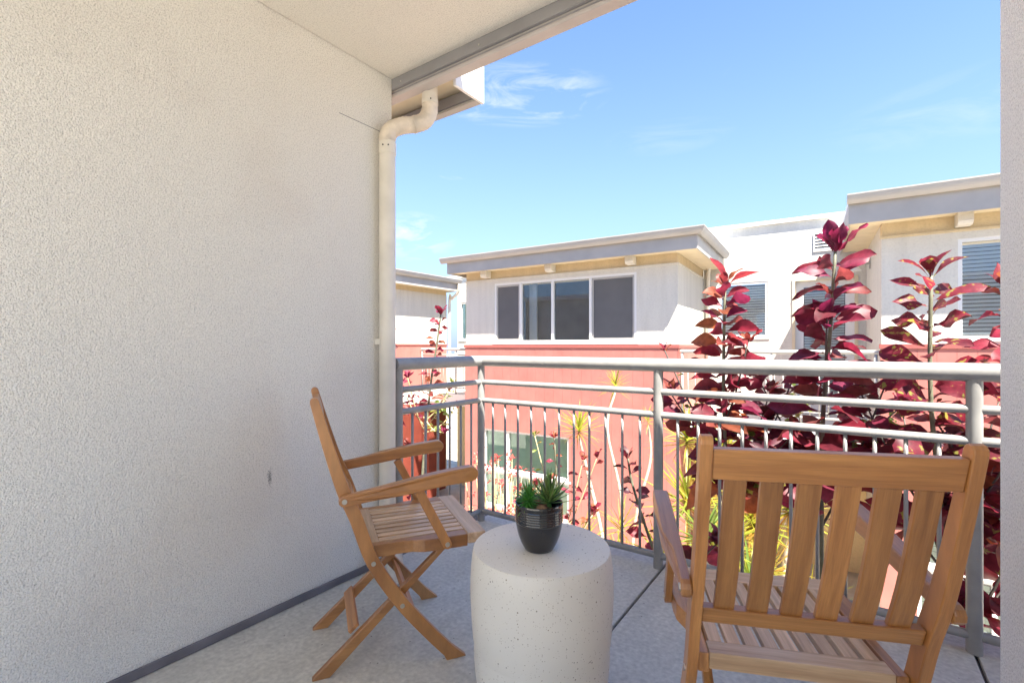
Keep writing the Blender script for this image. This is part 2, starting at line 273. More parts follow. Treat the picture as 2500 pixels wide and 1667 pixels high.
# ------------------------------------------------------------------ mesh helpers
class MB:
    def __init__(s): s.v, s.f = [], []
    def box(s, a, b):
        (x0, y0, z0), (x1, y1, z1) = [min(p, q) for p, q in zip(a, b)], [max(p, q) for p, q in zip(a, b)]
        n = len(s.v); s.v += [(x0, y0, z0), (x1, y0, z0), (x1, y1, z0), (x0, y1, z0), (x0, y0, z1), (x1, y0, z1), (x1, y1, z1), (x0, y1, z1)]
        s.f += [tuple(n+i for i in q) for q in ((0, 3, 2, 1), (4, 5, 6, 7), (0, 1, 5, 4), (1, 2, 6, 5), (2, 3, 7, 6), (3, 0, 4, 7))]
        return s
    def prism(s, poly, axis, a, b):
        """poly of 2-D points in the plane across axis, extruded from a to b; a and b may be functions of the first coordinate"""
        n = len(s.v); k = len(poly)
        fa = a if callable(a) else (lambda p: a); fb = b if callable(b) else (lambda p: b)
        def pt(p, w): return (w, p[0], p[1]) if axis == 0 else (p[0], w, p[1]) if axis == 1 else (p[0], p[1], w)
        s.v += [pt(p, fa(p)) for p in poly] + [pt(p, fb(p)) for p in poly]
        s.f.append(tuple(range(n, n+k))); s.f.append(tuple(range(n+2*k-1, n+k-1, -1)))
        for i in range(k):
            j = (i+1) % k; s.f.append((n+i, n+k+i, n+k+j, n+j))
        return s
    def tube(s, path, rad, seg=12, cap=True):
        P = [Vector(p) for p in path]; n0 = len(s.v); rads = rad if isinstance(rad, (list, tuple)) else [rad]*len(P)
        t0 = (P[1]-P[0]).normalized(); up = Vector((0, 0, 1)) if abs(t0.z) < .9 else Vector((0, 1, 0))
        x = t0.cross(up).normalized()
        for i, p in enumerate(P):
            t = ((P[i]-P[i-1]).normalized() if i else t0) + ((P[i+1]-P[i]).normalized() if i < len(P)-1 else Vector())
            if t.length < 1e-6: t = t0.copy()
            t.normalize(); x = (x - t*x.dot(t)).normalized(); y = t.cross(x)
            sc = 1.0
            if 0 < i < len(P)-1:
                c = (P[i]-P[i-1]).normalized().dot(t); sc = 1/max(c, .5)
                # mitre: stretch across the bend
                bend = ((P[i+1]-P[i]).normalized() - (P[i]-P[i-1]).normalized())
                bd = bend.normalized() if bend.length > 1e-6 else None
            else: bd = None
            for k in range(seg):
                a = 2*math.pi*k/seg; o = x*math.cos(a)+y*math.sin(a)
                if bd is not None: o = o + bd*(o.dot(bd))*(sc-1)
                s.v.append(tuple(p+o*rads[i]))
        for i in range(len(P)-1):
            for k in range(seg):
                j = (k+1) % seg; a = n0+i*seg
                s.f.append((a+k, a+j, a+seg+j, a+seg+k))
        if cap:
            s.f.append(tuple(n0+k for k in range(seg-1, -1, -1))); e = n0+(len(P)-1)*seg; s.f.append(tuple(e+k for k in range(seg)))
        return s
    def lathe(s, prof, seg=48, c=(0, 0)):
        n0 = len(s.v)
        for r, z in prof:
            for k in range(seg):
                a = 2*math.pi*k/seg; s.v.append((c[0]+r*math.cos(a), c[1]+r*math.sin(a), z))
        for i in range(len(prof)-1):
            for k in range(seg):
                j = (k+1) % seg; a = n0+i*seg; s.f.append((a+k, a+j, a+seg+j, a+seg+k))
        if prof[0][0] > 1e-4: s.f.append(tuple(n0+k for k in range(seg-1, -1, -1)))
        e = n0+(len(prof)-1)*seg
        if prof[-1][0] > 1e-4: s.f.append(tuple(e+k for k in range(seg)))
        return s
    def mesh(s, name, m, smooth=False):
        me = bpy.data.meshes.new(name); me.from_pydata(s.v, [], s.f); me.materials.append(m); me.update()
        if smooth: me.shade_smooth()
        return me
    def build(s, name, m, parent=None, smooth=False, bevel=0, auto=None):
        me = s.mesh(name, m, smooth or auto is not None)
        if auto is not None: me.set_sharp_from_angle(angle=R(auto))
        return put(name, me, parent, bevel=bevel)
def put(name, me, parent=None, loc=(0, 0, 0), rot=(0, 0, 0), scale=None, bevel=0):
    o = bpy.data.objects.new(name, me); COL.objects.link(o); o.parent = parent; o.location = loc; o.rotation_euler = rot
    if scale is not None: o.scale = (scale,)*3 if isinstance(scale, (int, float)) else scale
    if bevel:
        b = o.modifiers.new('bevel', 'BEVEL'); b.width = bevel; b.segments = 2; b.limit_method = 'ANGLE'; b.angle_limit = R(40); b.harden_normals = False
    return o
def tag(o, label, cat, group=None, kind=None):
    if label: o['label'] = label
    if cat: o['category'] = cat
    if group: o['group'] = group
    if kind: o['kind'] = kind
    return o
def empty(name, loc=(0, 0, 0), rz=0, label=None, cat=None, group=None):
    o = bpy.data.objects.new(name, None); COL.objects.link(o); o.location = loc; o.rotation_euler = (0, 0, rz); o.empty_display_size = .1
    return tag(o, label, cat, group)
def box(name, a, b, m, parent=None, bevel=0): return MB().box(a, b).build(name, m, parent, bevel=bevel)
def catmull(pts, n=6):
    P = [Vector(p) for p in pts]; P = [P[0]*2-P[1]]+P+[P[-1]*2-P[-2]]; o = []
    for i in range(1, len(P)-2):
        for k in range(n):
            t = k/n; a, b, c, d = P[i-1:i+3]
            o.append(.5*((2*b)+(c-a)*t+(2*a-5*b+4*c-d)*t*t+(3*b-a-3*c+d)*t**3))
    return o+[P[-2]]
def sheet_with_holes(mb, us, vs, holes, pos, depth):
    """wall sheet over u (along), v (up) with rectangular openings; pos(u,v,d) gives the point at depth d into the wall"""
    U = sorted(set(us) | {h[0] for h in holes} | {h[1] for h in holes}); V = sorted(set(vs) | {h[2] for h in holes} | {h[3] for h in holes})
    def quad(*p):
        n = len(mb.v); mb.v += [tuple(q) for q in p]; mb.f.append((n, n+1, n+2, n+3))
    for i in range(len(U)-1):
        for j in range(len(V)-1):
            u0, u1, v0, v1 = U[i], U[i+1], V[j], V[j+1]; cu, cv = (u0+u1)/2, (v0+v1)/2
            if any(h[0] < cu < h[1] and h[2] < cv < h[3] for h in holes): continue
            quad(pos(u0, v0, 0), pos(u1, v0, 0), pos(u1, v1, 0), pos(u0, v1, 0))
            quad(pos(u0, v0, depth), pos(u0, v1, depth), pos(u1, v1, depth), pos(u1, v0, depth))
    for (u0, u1, v0, v1) in list(holes)+[(U[0], U[-1], V[0], V[-1])]:
        quad(pos(u0, v0, 0), pos(u0, v0, depth), pos(u1, v0, depth), pos(u1, v0, 0))
        quad(pos(u0, v1, 0), pos(u1, v1, 0), pos(u1, v1, depth), pos(u0, v1, depth))
        quad(pos(u0, v0, 0), pos(u0, v1, 0), pos(u0, v1, depth), pos(u0, v0, depth))
        quad(pos(u1, v0, 0), pos(u1, v0, depth), pos(u1, v1, depth), pos(u1, v1, 0))
    return mb

# ------------------------------------------------------------------ the ground and the balcony shell
def structure(o): o['kind'] = 'structure'; return o
g = MB(); g.v = [(-150, -150, -3), (150, -150, -3), (150, 150, -3), (-150, 150, -3)]; g.f = [(0, 1, 2, 3)]
structure(g.build('ground', M['gravel']))

fl = structure(empty('balcony_floor', (0, 0, 0)))
box('slab_core', (-2.2, -2.0, -.22), (2.0, 2.60, -.022), M['joint'], fl)
for (x0, x1) in ((-1.995, -.786), (-.774, .384), (.396, 1.9)):
    box('slab_panel', (x0, -2.0, -.021), (x1, 2.62, 0), M['concrete'], fl, bevel=.004)

lw = empty('stucco_wall', (-2.0, 0, 0), 0, 'long cream rough stucco wall filling the left side behind the chair', 'wall')
box('wall_panel', (-.25, -1.6, -.2), (0, 1.695, 2.75), M['wall'], lw)
box('corner_nib', (-.25, 1.6955, 2.30), (0, 1.7225, 2.75), M['wall'], lw)
box('crack_joint', (.0005, 1.40, 2.262), (.0012, 1.694, 2.2645), M['baseboard'], lw)
box('base_flashing', (.001, -1.6, .001), (.010, 1.69, .036), M['baseboard'], lw, bevel=.003)
rw = empty('stucco_wall', (.32, 0, 0), 0, 'narrow pale stucco wall end at the right edge of the view', 'wall')
box('wall_panel', (0, -.35, -.2), (.25, 1.722, 2.75), M['wall_right'], rw, bevel=.006)
kn = MB().tube([(-.0005, 1.445, .755), (-.006, 1.445, .755), (-.009, 1.445, .755)], [.022, .022, .016], 20)
kn.build('round_fitting', M['gutter'], rw, auto=40)
structure(box('balcony_ceiling', (-1.996, -1.6, 2.57), (2.0, 1.722, 2.74), M['ceiling']))

# our own building round the balcony (seen in the windows across the court)
hb = empty('apartment_building', (0, 0, -3), 0, 'home building shell carrying the balcony, roof above it', 'building')
box('roof_slab', (-9, -1.8, 5.76), (8, 1.70, 5.9), M['white_paint'], hb)
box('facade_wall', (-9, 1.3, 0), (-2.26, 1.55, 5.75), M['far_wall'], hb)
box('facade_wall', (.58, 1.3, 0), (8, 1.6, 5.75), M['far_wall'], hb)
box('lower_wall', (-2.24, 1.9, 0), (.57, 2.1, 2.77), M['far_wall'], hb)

gt = empty('roof_gutter', (0, 0, 0), 0, 'long grey fascia and gutter running along the ceiling edge overhead', 'gutter')
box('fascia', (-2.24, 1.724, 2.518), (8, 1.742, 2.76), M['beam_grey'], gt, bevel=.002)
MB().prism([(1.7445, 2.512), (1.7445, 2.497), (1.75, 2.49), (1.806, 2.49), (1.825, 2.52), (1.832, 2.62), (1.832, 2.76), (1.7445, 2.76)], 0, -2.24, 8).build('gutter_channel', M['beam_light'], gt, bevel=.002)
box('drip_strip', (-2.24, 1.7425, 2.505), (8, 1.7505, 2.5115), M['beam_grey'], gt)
for x in (-1.93, -1.4, -.7): MB().tube([(x, 1.722, 2.54), (x, 1.7245, 2.54)], .004, 8).build('screw', M['metal'], gt)

eb = empty('eave_box', (-1.655, 2.085, 2.49), 0, 'sunlit white boxed eave end hanging beyond the gutter above the downspout', 'eave')
box('end_board', (-.018, -.235, 0), (0, 0, .34), M['white_paint'], eb, bevel=.002)
box('front_board', (-3.2, -.02, .002), (-.0185, -.002, .34), M['gutter'], eb, bevel=.002)
box('front_lip', (-3.2, -.055, .0), (-.019, -.0205, .014), M['gutter'], eb)
box('inner_fascia', (-3.2, -.062, .016), (-.019, -.0215, .075), M['beam_grey'], eb)
box('soffit_panel', (-3.2, -.252, .085), (-.0195, -.0215, .1), M['soffit'], eb)

# downspout at the wall end
ds = empty('downspout', (-1.955, 1.656, 0), 0, 'cream round downspout with S bend fixed at the end of the stucco wall', 'downspout')
MB().tube([(0, 0, .33), (0, 0, 2.20)], .0415, 28).build('pipe', M['pipe'], ds, auto=50)
up = catmull([(0, 0, 2.17), (0, 0, 2.222), (.012, .018, 2.268), (.045, .066, 2.300), (.075, .11, 2.313), (.108, .158, 2.342), (.122, .182, 2.395), (.124, .184, 2.45)], 8)
pth = [up[0]]
rads = []
for i, p in enumerate(up):
    bend = 6 <= i <= 27 or 33 <= i <= 50
    rads.append(0.0415 + (.0022 if (i % 2 and bend) else 0))
MB().tube(up, rads, 28).build('elbow', M['pipe_dirty'], ds, auto=60)
MB().tube([(.124, .184, 2.44), (.124, .184, 2.62)], .042, 28).build('outlet', M['pipe'], ds, auto=50)
MB().tube([(0, 0, 2.135), (0, 0, 2.195)], .0445, 28).build('coupling', M['pipe'], ds, auto=50)
MB().tube([(.072, .105, 2.308), (.086, .126, 2.322)], .0435, 28).build('coupling', M['pipe_dirty'], ds, auto=50)
MB().tube([(.124, .184, 2.435), (.124, .184, 2.46)], .0445, 28).build('coupling', M['pipe'], ds, auto=50)
for a in (-70, -35): MB().tube([(.044*math.cos(R(a)), .044*math.sin(R(a)), 2.17), (.0475*math.cos(R(a)), .0475*math.sin(R(a)), 2.17)], .0038, 8).build('screw', M['dark'], ds)
MB().tube([(.124+.043*math.cos(R(-40)), .184+.043*math.sin(R(-40)), 2.447), (.124+.046*math.cos(R(-40)), .184+.046*math.sin(R(-40)), 2.447)], .0038, 8).build('screw', M['dark'], ds)
shoe = catmull([(0, 0, .36), (.004, -.002, .29), (.05, -.025, .20), (.12, -.065, .11), (.155, -.085, .06), (.16, -.088, .004)], 6)
MB().tube(shoe, .0425, 24).build('shoe', M['pipe_dirty'], ds, auto=60)
box('strap', (-.046, -.0445, 1.15), (.0, .0445, 1.18), M['pipe'], ds)

# ------------------------------------------------------------------ railing
rl = empty('balcony_railing', (-1.97, 2.45, 0), 0, 'grey painted tubular balcony railing wrapping the corner in front of the shrubs', 'railing')
LX = 3.6
MB().tube([(0, -.735, 1.045), (0, 0, 1.045), (LX, 0, 1.045)], .0345, 24).build('top_rail', M['rail'], rl, auto=40)
for z, r_, nm in ((.907, .0172, 'middle_rail'), (.788, .0172, 'middle_rail'), (.064, .0172, 'bottom_rail')):
    MB().tube([(0, -.70, z), (0, 0, z), (LX, 0, z)], r_, 16).build(nm, M['rail'], rl, auto=40)
posts = [(0, -.707), (0, 0), (1.171, 0), (2.358, 0), (3.545, 0)]
post_me = MB().tube([(0, 0, .0), (0, 0, 1.03)], .0245, 20).mesh('post', M['rail'], True); post_me.set_sharp_from_angle(angle=R(40))
for p in posts: put('post', post_me, rl, (*p, 0))
bal_me = MB().tube([(0, 0, .066), (0, 0, .786)], .0075, 8).mesh('baluster', M['rail'], True)
for k in range(1, 7): put('baluster', bal_me, rl, (0, -.707+k*.101, 0))
for a, b in ((0, 1.171), (1.171, 2.358), (2.358, 3.545)):
    for k in range(1, 12): put('baluster', bal_me, rl, (a+(b-a)*k/12, 0, 0))

# ------------------------------------------------------------------ folding teak chair (x forward, y to its left, z up; x = 0 at the front toes)
def ribbon(center, half, round_start=True, round_end=True, seg=5):
    P = [Vector((p[0], p[1])) for p in center]; L_, R_ = [], []
    for i, p in enumerate(P):
        t = (P[min(i+1, len(P)-1)]-P[max(i-1, 0)]).normalized(); n = Vector((-t.y, t.x)); L_.append(p+n*half[i]); R_.append(p-n*half[i])
    poly = list(L_)
    if round_end:
        t = (P[-1]-P[-2]).normalized(); n = Vector((-t.y, t.x))
        for k in range(1, seg): a = math.pi*k/seg; poly.append(P[-1]+n*half[-1]*math.cos(a)+t*half[-1]*math.sin(a))
    poly += R_[::-1]
    if round_start:
        t = (P[0]-P[1]).normalized(); n = Vector((-t.y, t.x))
        for k in range(1, seg): a = math.pi*k/seg; poly.append(P[0]+n*half[0]*math.cos(a)+t*half[0]*math.sin(a))
    return [(p.x, p.y) for p in poly]
POST = catmull([(-.5165, .958, 0), (-.478, .82, 0), (-.430, .665, 0), (-.385, .555, 0), (-.330, .40, 0), (-.236, .245, 0), (-.140, .122, 0), (-.045, .012, 0)], 5)
def post_x(z):
    for a, b in zip(POST, POST[1:]):
        if b.y <= z <= a.y: return a.x+(b.x-a.x)*(a.y-z)/(a.y-b.y)
    return POST[0].x
def make_chair(loc, rz, label):
    c = empty('folding_chair', loc, rz, label, 'chair', 'teak folding armchairs on the balcony')
    H = [.0145+.0075*min(1, i/12) for i in range(len(POST))]
    poly = ribbon([(p.x, p.y) for p in POST[:-1]], H[:-1], True, False)
    # the foot is cut level with the floor
    n = len(POST)-1
    poly = poly[:n]+[(.003, .0), (-.071, .0)]+poly[n:]
    for s in (-1, 1):
        y0, y1 = (.211, .235) if s > 0 else (-.235, -.211)
        leg = MB().prism(poly, 1, y0, y1).build('back_leg', M['wz'], c, bevel=.0025)
        il = [(-.012, .424), (-.056, .408), (-.525, .004), (-.523, 0), (-.468, 0)]
        yi0, yi1 = sorted((s*.146, s*.170))
        MB().prism(il, 1, yi0, yi1).build('front_leg', M['wx'], c, bevel=.0025)
        # armrest: rounded board on the outer face, wider towards the front
        cl = catmull([(-.424, .627, 0), (-.32, .640, 0), (-.215, .655, 0), (-.1, .670, 0), (.010, .679, 0)], 5)
        hw = [.019+.008*i/(len(cl)-1) for i in range(len(cl))]
        def wide(p):
            t = min(1, max(0, (p[0]+.34)/.12)); return t*t*(3-2*t)
        a_in = (lambda p: s*(.2355-.012*wide(p)*0)); a_out = (lambda p: s*(.258+.020*wide(p)))
        arm = MB().prism(ribbon([(p.x, p.y) for p in cl], hw), 1, a_in, a_out).build('armrest', M['wx'], c, bevel=.004)
        MB().tube([(-.424, s*.2575, .627), (-.424, s*.2612, .627)], .0085, 14).build('bolt', M['metal'], arm, auto=40)
        sp = MB().prism(ribbon([(-.176, .632), (-.073, .428)], [.0165, .0165], False, True), 1, *sorted((s*.2357, s*.2545))).build('arm_strut', M['wz'], c, bevel=.002)
        MB().tube([(-.074, s*.2546, .430), (-.074, s*.2580, .430)], .0085, 14).build('bolt', M['metal'], sp, auto=40)
        for (bx, bz) in ((-.329, .396), (-.231, .232)):
            MB().tube([(bx, s*.2345, bz), (bx, s*.2375, bz)], .008, 14).build('bolt', M['metal'], leg, auto=40)
        # seat side rail with its outward jog
        rp = [(-.352, s*.186), (.008, s*.186), (.008, s*.235), (-.11, s*.235), (-.15, s*.231), (-.19, s*.214), (-.22, s*.2098), (-.352, s*.2098)]
        if s < 0: rp = rp[::-1]
        MB().prism(rp, 2, .405, .449).build('seat_rail', M['wx'], c, bevel=.0025)
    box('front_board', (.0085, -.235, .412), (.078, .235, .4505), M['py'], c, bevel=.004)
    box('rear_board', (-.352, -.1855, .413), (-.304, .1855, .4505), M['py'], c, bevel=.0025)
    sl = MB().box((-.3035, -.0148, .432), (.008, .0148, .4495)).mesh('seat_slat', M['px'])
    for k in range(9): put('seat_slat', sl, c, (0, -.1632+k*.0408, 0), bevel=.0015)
    # back: rails follow the lean of the posts
    def back_rail(name, z0, z1, th):
        x0, x1 = post_x(z0), post_x(z1)
        MB().prism([(x0-th/2, z0), (x0+th/2, z0+.002), (x1+th/2, z1+.002), (x1-th/2, z1)], 1, -.2107, .2107).build(name, M['wy'], c, bevel=.003)
    back_rail('back_top_rail', .882, .945, .024); back_rail('back_lower_rail', .540, .578, .026)
    zs = [.884-.308*k/7 for k in range(8)]
    cen = [(post_x(z), z) for z in zs]
    slp = ribbon(cen, [.007]*8, False, False)
    bs = MB().prism(slp, 1, -.0205, .0205).mesh('back_slat', M['wz'])
    for k in range(6): put('back_slat', bs, c, (.001, -.165+k*.066, 0), bevel=.0025)
    MB().prism([(-.398, .121), (-.368, .147), (-.377, .157), (-.407, .131)], 1, -.1458, .1458).build('stretcher', M['wy'], c, bevel=.002)
    MB().prism([(-.172, .178), (-.198, .212), (-.209, .204), (-.183, .170)], 1, -.2108, .2108).build('stretcher', M['wy'], c, bevel=.002)
    return c
make_chair((-1.3514, 1.4702, 0), R(57.43), 'teak folding armchair seen side on against the stucco wall')
make_chair((-.2245, 1.537, 0), R(113.33), 'teak folding armchair seen from behind, facing the red shrubs')

# ------------------------------------------------------------------ table, pot, succulents
tb = empty('side_table', (-.809, 1.316, 0), 0, 'round speckled off-white stone drum side table between the chairs', 'table')
prof = [(.182, 0), (.190, .004), (.200, .03), (.2120, .10), (.2165, .15), (.2172, .185), (.2162, .200), (.2172, .208), (.2205, .222), (.2240, .26), (.2285, .35), (.2285, .40), (.2265, .44), (.2235, .47), (.2205, .490), (.2185, .4955)]
MB().lathe(prof, 96).build('drum_body', M['stone'], tb, auto=50)
MB().lathe([(.2182, .4957), (.2178, .4985), (.2155, .5)], 96).build('table_top', M['stone'], tb, auto=40)

# pot: centre 1.52 m along the view, a little to the right
PX, PY, PZ = -.803, 1.292, .5
pt = empty('plant_pot', (PX, PY, PZ), 0, 'glossy black ceramic plant pot with ridged rim on the stone table', 'pot')
MB().lathe([(.036, 0), (.0455, .002), (.050, .010), (.058, .025), (.0655, .045), (.0705, .065), (.0735, .082), (.0742, .0875)], 64).build('lower_bowl', M['pot_matt'], pt, auto=60)
pr = [(.0742, .0877)]
z = .089
for k in range(6):
    pr += [(.0752, z), (.0762, z+.0028), (.0762, z+.0045), (.0750, z+.0068)]; z += .0075
pr += [(.0758, z+.001), (.0762, .146), (.0757, .149), (.0735, .1495), (.0715, .147), (.0705, .12), (.0, .119)]
MB().lathe(pr, 64).build('ridged_rim', M['pot'], pt, auto=50)
# filler and bark chips inside
def chip(loc, rx, ry, rz_, label):
    mb = MB(); n = 10
    for i in range(7):
        th = math.pi*i/6
        for k in range(n):
            a = 2*math.pi*k/n; q = 1+random.uniform(-.18, .18)
            mb.v.append((rx*q*math.sin(th)*math.cos(a), ry*q*math.sin(th)*math.sin(a), rz_*q*math.cos(th)))
    for i in range(6):
        for k in range(n): j = (k+1) % n; mb.f.append((i*n+k, (i+1)*n+k, (i+1)*n+j, i*n+j))
    o = mb.build('bark_chip', M['bark'], None, smooth=True); o.location = loc; o.rotation_euler = (random.uniform(-.3, .3), random.uniform(-.3, .3), random.uniform(0, 3))
    return tag(o, label, 'bark', 'bark chips in the black pot')
fw2, rt2 = Vector((-.575, .818, 0)), Vector((.818, .575, 0))
PC = Vector((PX, PY, PZ))
chip(PC+rt2*.004-fw2*.040+Vector((0, 0, .137)), .026, .018, .014, 'brown bark chip at the front of the black pot')
chip(PC+rt2*.038-fw2*.044+Vector((0, 0, .134)), .018, .013, .009, 'small brown bark chip under the taller succulent')
chip(PC-rt2*.010+fw2*.010+Vector((0, 0, .131)), .05, .048, .012, 'brown bark layer filling the middle of the pot')
def spike_mesh(name, L, w, m, curl, flat=.45):
    mb = MB(); seg = 5
    for i in range(seg+1):
        t = i/seg; ww = w*(1-t)**.75*(.75+.9*t*(1-t)) if i < seg else .0002; y = L*t; zc = curl*L*t*t
        for (ax, az) in ((-1, .25), (0, -flat), (1, .25), (0, .08)): mb.v.append((ww*ax, y, zc+ww*az))
    for i in range(seg):
        for k in range(4): j = (k+1) % 4; mb.f.append((i*4+k, i*4+j, i*4+4+j, i*4+4+k))
    return mb.mesh(name, m, True)
def succulent(loc, label, m, n, L, w, elmin, elmax, curl):
    s = empty('succulent', loc, 0, label, 'succulent', 'artificial succulents in the black pot')
    MB().tube([(0, 0, -.012), (0, 0, .02)], [.008, .006], 8).build('stem', m, s)
    ms = [spike_mesh('leaf', L*q, w, m, curl) for q in (.8, 1, 1.15)]
    for i in range(n):
        t = i/n; az = i*2.39996; el = elmin+(elmax-elmin)*t**.9
        put('leaf', ms[i % 3], s, (0, 0, .004+.016*t), (R(el)+random.uniform(-.12, .12), random.uniform(-.2, .2), az))
succulent(PC-rt2*.034-fw2*.012+Vector((0, 0, .145)), 'bushy bright green spiky succulent on the left of the pot', M['succ_a'], 130, .058, .0036, -35, 82, -.10)
succulent(PC+rt2*.032-fw2*.006+Vector((0, 0, .142)), 'taller dark green spiky succulent on the right of the pot', M['succ_b'], 60, .085, .0072, 8, 84, .14)

# ------------------------------------------------------------------ buildings across the court
BO, BR = Vector((-2.384, 8.347, 0)), R(2.8)        # right front corner of the middle block
def block(name, label): return empty(name, (BO.x, BO.y, -3), BR, label, 'building', 'flat-roofed apartment blocks across the court')
ZB = 3.0                                            # block empties stand on the ground at z = -3
def lb(name, a, b, m, p, bevel=0): return box(name, (a[0], a[1], a[2]+ZB), (b[0], b[1], b[2]+ZB), m, p, bevel)

def planks(parent, u0, u1, z0, z1, pos_y, holes=(), w=.205, axis='x', name='siding'):
    """vertical siding boards as pieces of one siding part; pos_y is the wall face"""
    sd = MB()
    bh = [(h[0], h[1], h[2]+ZB, h[3]+ZB) for h in holes]
    if axis == 'x': sheet_with_holes(sd, [u0, u1], [z0+ZB, z1+ZB], bh, lambda u, v, d: (u, pos_y-.012+d, v), .010)
    else: sheet_with_holes(sd, [u0, u1], [z0+ZB, z1+ZB], bh, lambda u, v, d: (pos_y+.012-d, u, v), .010)
    sd = sd.build(name, M['red'], parent)
    n = round((u1-u0)/w); w = (u1-u0)/n
    for k in range(n):
        a, b = u0+k*w+.0014, u0+(k+1)*w-.0014
        spans = [(z0, z1)]
        for (h0, h1, v0, v1) in holes:
            if b > h0 and a < h1:
                if a < h0 or b > h1:
                    pass
                spans = [q for (p0, p1) in spans for q in ((p0, min(p1, v0)), (max(p0, v1), p1)) if q[1]-q[0] > .01]
        for (p0, p1) in spans:
            if axis == 'x': box('plank', (a, pos_y-.018, p0+ZB), (b, pos_y-.0125, p1+ZB), M['red'], sd)
            else: box('plank', (pos_y+.0125, a, p0+ZB), (pos_y+.018, b, p1+ZB), M['red'], sd)
    return sd

def window(parent, u0, u1, z0, z1, y, panes, back=M['room'], name='window', fw=.045, back_y=.55, glassm=None):
    """panes: list of (width share, kind); kinds: glass, screen, blind, shutter"""
    glassm = glassm or M['glass']
    fr = MB()
    for (a, b) in (((u0, y-.03, z0+ZB), (u0+fw, y+.05, z1+ZB)), ((u1-fw, y-.03, z0+ZB), (u1, y+.05, z1+ZB)), ((u0+fw, y-.03, z1-fw+ZB), (u1-fw, y+.05, z1+ZB))): fr.box(a, b)
    wn_ = fr.build(name, M['frame'], parent)
    box('sill', (u0-.04, y-.06, z0-.035+ZB), (u1+.04, y+.05, z0-.0005+ZB), M['frame'], wn_)
    box('bottom_frame', (u0+fw+.001, y-.03, z0+ZB), (u1-fw-.001, y+.05, z0+fw+ZB), M['frame'], wn_)
    box('room_back', (u0+.01, y+back_y, z0+ZB), (u1-.01, y+back_y+.02, z1+ZB), back, wn_)
    tot = sum(p[0] for p in panes); x = u0+fw; W_ = u1-u0-2*fw
    for i, (sh, kd) in enumerate(panes):
        w = W_*sh/tot; a, b = x, x+w; x += w
        if i: box('mullion', (a-.024, y-.034, z0+fw+.001+ZB), (a+.024, y+.05, z1-fw-.001+ZB), M['frame'], wn_)
        a += .025 if i else .0; b -= .025 if i < len(panes)-1 else 0
        zz0, zz1 = z0+fw+ZB, z1-fw+ZB
        box('pane', (a+.001, y+.016, zz0+.001), (b-.001, y+.020, zz1-.001), glassm, wn_)
        if kd == 'screen':
            box('sash', (a+.002, y-.018, zz0+.002), (a+.034, y+.01, zz1-.002), M['gutter'], wn_); box('sash', (b-.034, y-.018, zz0+.002), (b-.002, y+.01, zz1-.002), M['gutter'], wn_)
            box('sash', (a+.035, y-.018, zz1-.036), (b-.035, y+.01, zz1-.002), M['gutter'], wn_); box('sash', (a+.035, y-.018, zz0+.002), (b-.035, y+.01, zz0+.034), M['gutter'], wn_)
            box('insect_screen', (a+.035, y-.004, zz0+.035), (b-.035, y-.001, zz1-.037), M['screen'], wn_)
        if kd in ('blind', 'shutter'):
            m_ = M['blind'] if kd == 'blind' else M['shutter']; st = .052 if kd == 'blind' else .075
            n = int((zz1-zz0)/st); sl = MB().prism([(.016, 0), (.020, -.002), (.004, .036), (.0, .035)] if kd == 'blind' else [(0, 0), (.008, -.004), (.030, .055), (.022, .059)], 0, a+.008, b-.008).mesh('slat', m_)
            for k in range(n): put('slat', sl, wn_, (0, y+.026, zz0+.012+k*st))
    return wn_

def gutter_run(parent, pts, z0, z1, out_, name='gutter'):
    """K-shaped gutter swept along plan points (outer side to the right of travel)"""
    prof = [(0, z0+.012), (out_*.35, z0), (out_*.62, z0+(z1-z0)*.18), (out_*.86, z0+(z1-z0)*.5), (out_*.95, z1-.02), (out_, z1-.018), (out_, z1), (0, z1)]
    mb = MB(); k = len(prof)
    for i, p in enumerate(pts):
        p = Vector(p); d0 = (p-Vector(pts[i-1])).normalized() if i else (Vector(pts[1])-p).normalized(); d1 = (Vector(pts[i+1])-p).normalized() if i < len(pts)-1 else d0
        n0 = Vector((d0.y, -d0.x)); n1 = Vector((d1.y, -d1.x)); n = (n0+n1); n /= max(n.dot(n0), .2)
        for (o, z_) in prof: q = p+n*o; mb.v.append((q.x, q.y, z_+ZB))
    for i in range(len(pts)-1):
        for j in range(k): jj = (j+1) % k; a = i*k; mb.f.append((a+j, a+jj, a+k+jj, a+k+j))
    mb.f.append(tuple(range(k-1, -1, -1))); e = (len(pts)-1)*k; mb.f.append(tuple(range(e, e+k)))
    return mb.build(name, M['gutter'], parent, auto=30)

def bracket(parent, x, y0, y1, z0, z1):
    MB().prism([(y0, z1+ZB), (y0, z0+.05+ZB), (y0+.03, z0+.012+ZB), (y0+.07, z0+ZB), (y1, z0+ZB), (y1, z1+ZB)], 0, x-.075, x+.075).build('rafter_tail', M['far_wall'], parent, bevel=.004)

def street_rail(parent, x0, x1, y, post_xs, axis='x', step=.115):
    def P(u, z_): return (u, y, z_+ZB) if axis == 'x' else (y, u, z_+ZB)
    r_ = MB().tube([P(x0, 1.05), P(x1, 1.05)], .034, 14).build('railing', M['gutter'], parent, auto=40)
    for z_ in (.91, .79, .06): MB().tube([P(x0, z_), P(x1, z_)], .016, 8).build('rail_bar', M['gutter'], r_, smooth=True)
    for u in post_xs: MB().tube([P(u, -.1), P(u, 1.04)], .024, 10).build('rail_post', M['gutter'], r_, smooth=True)
    bm = MB().tube([(0, 0, .06), (0, 0, .79)], .0075, 6).mesh('rail_baluster', M['gutter'], True)
    n = int((x1-x0)/step)
    for k in range(1, n): put('rail_baluster', bm, r_, P(x0+(x1-x0)*k/n, 0))
    return r_

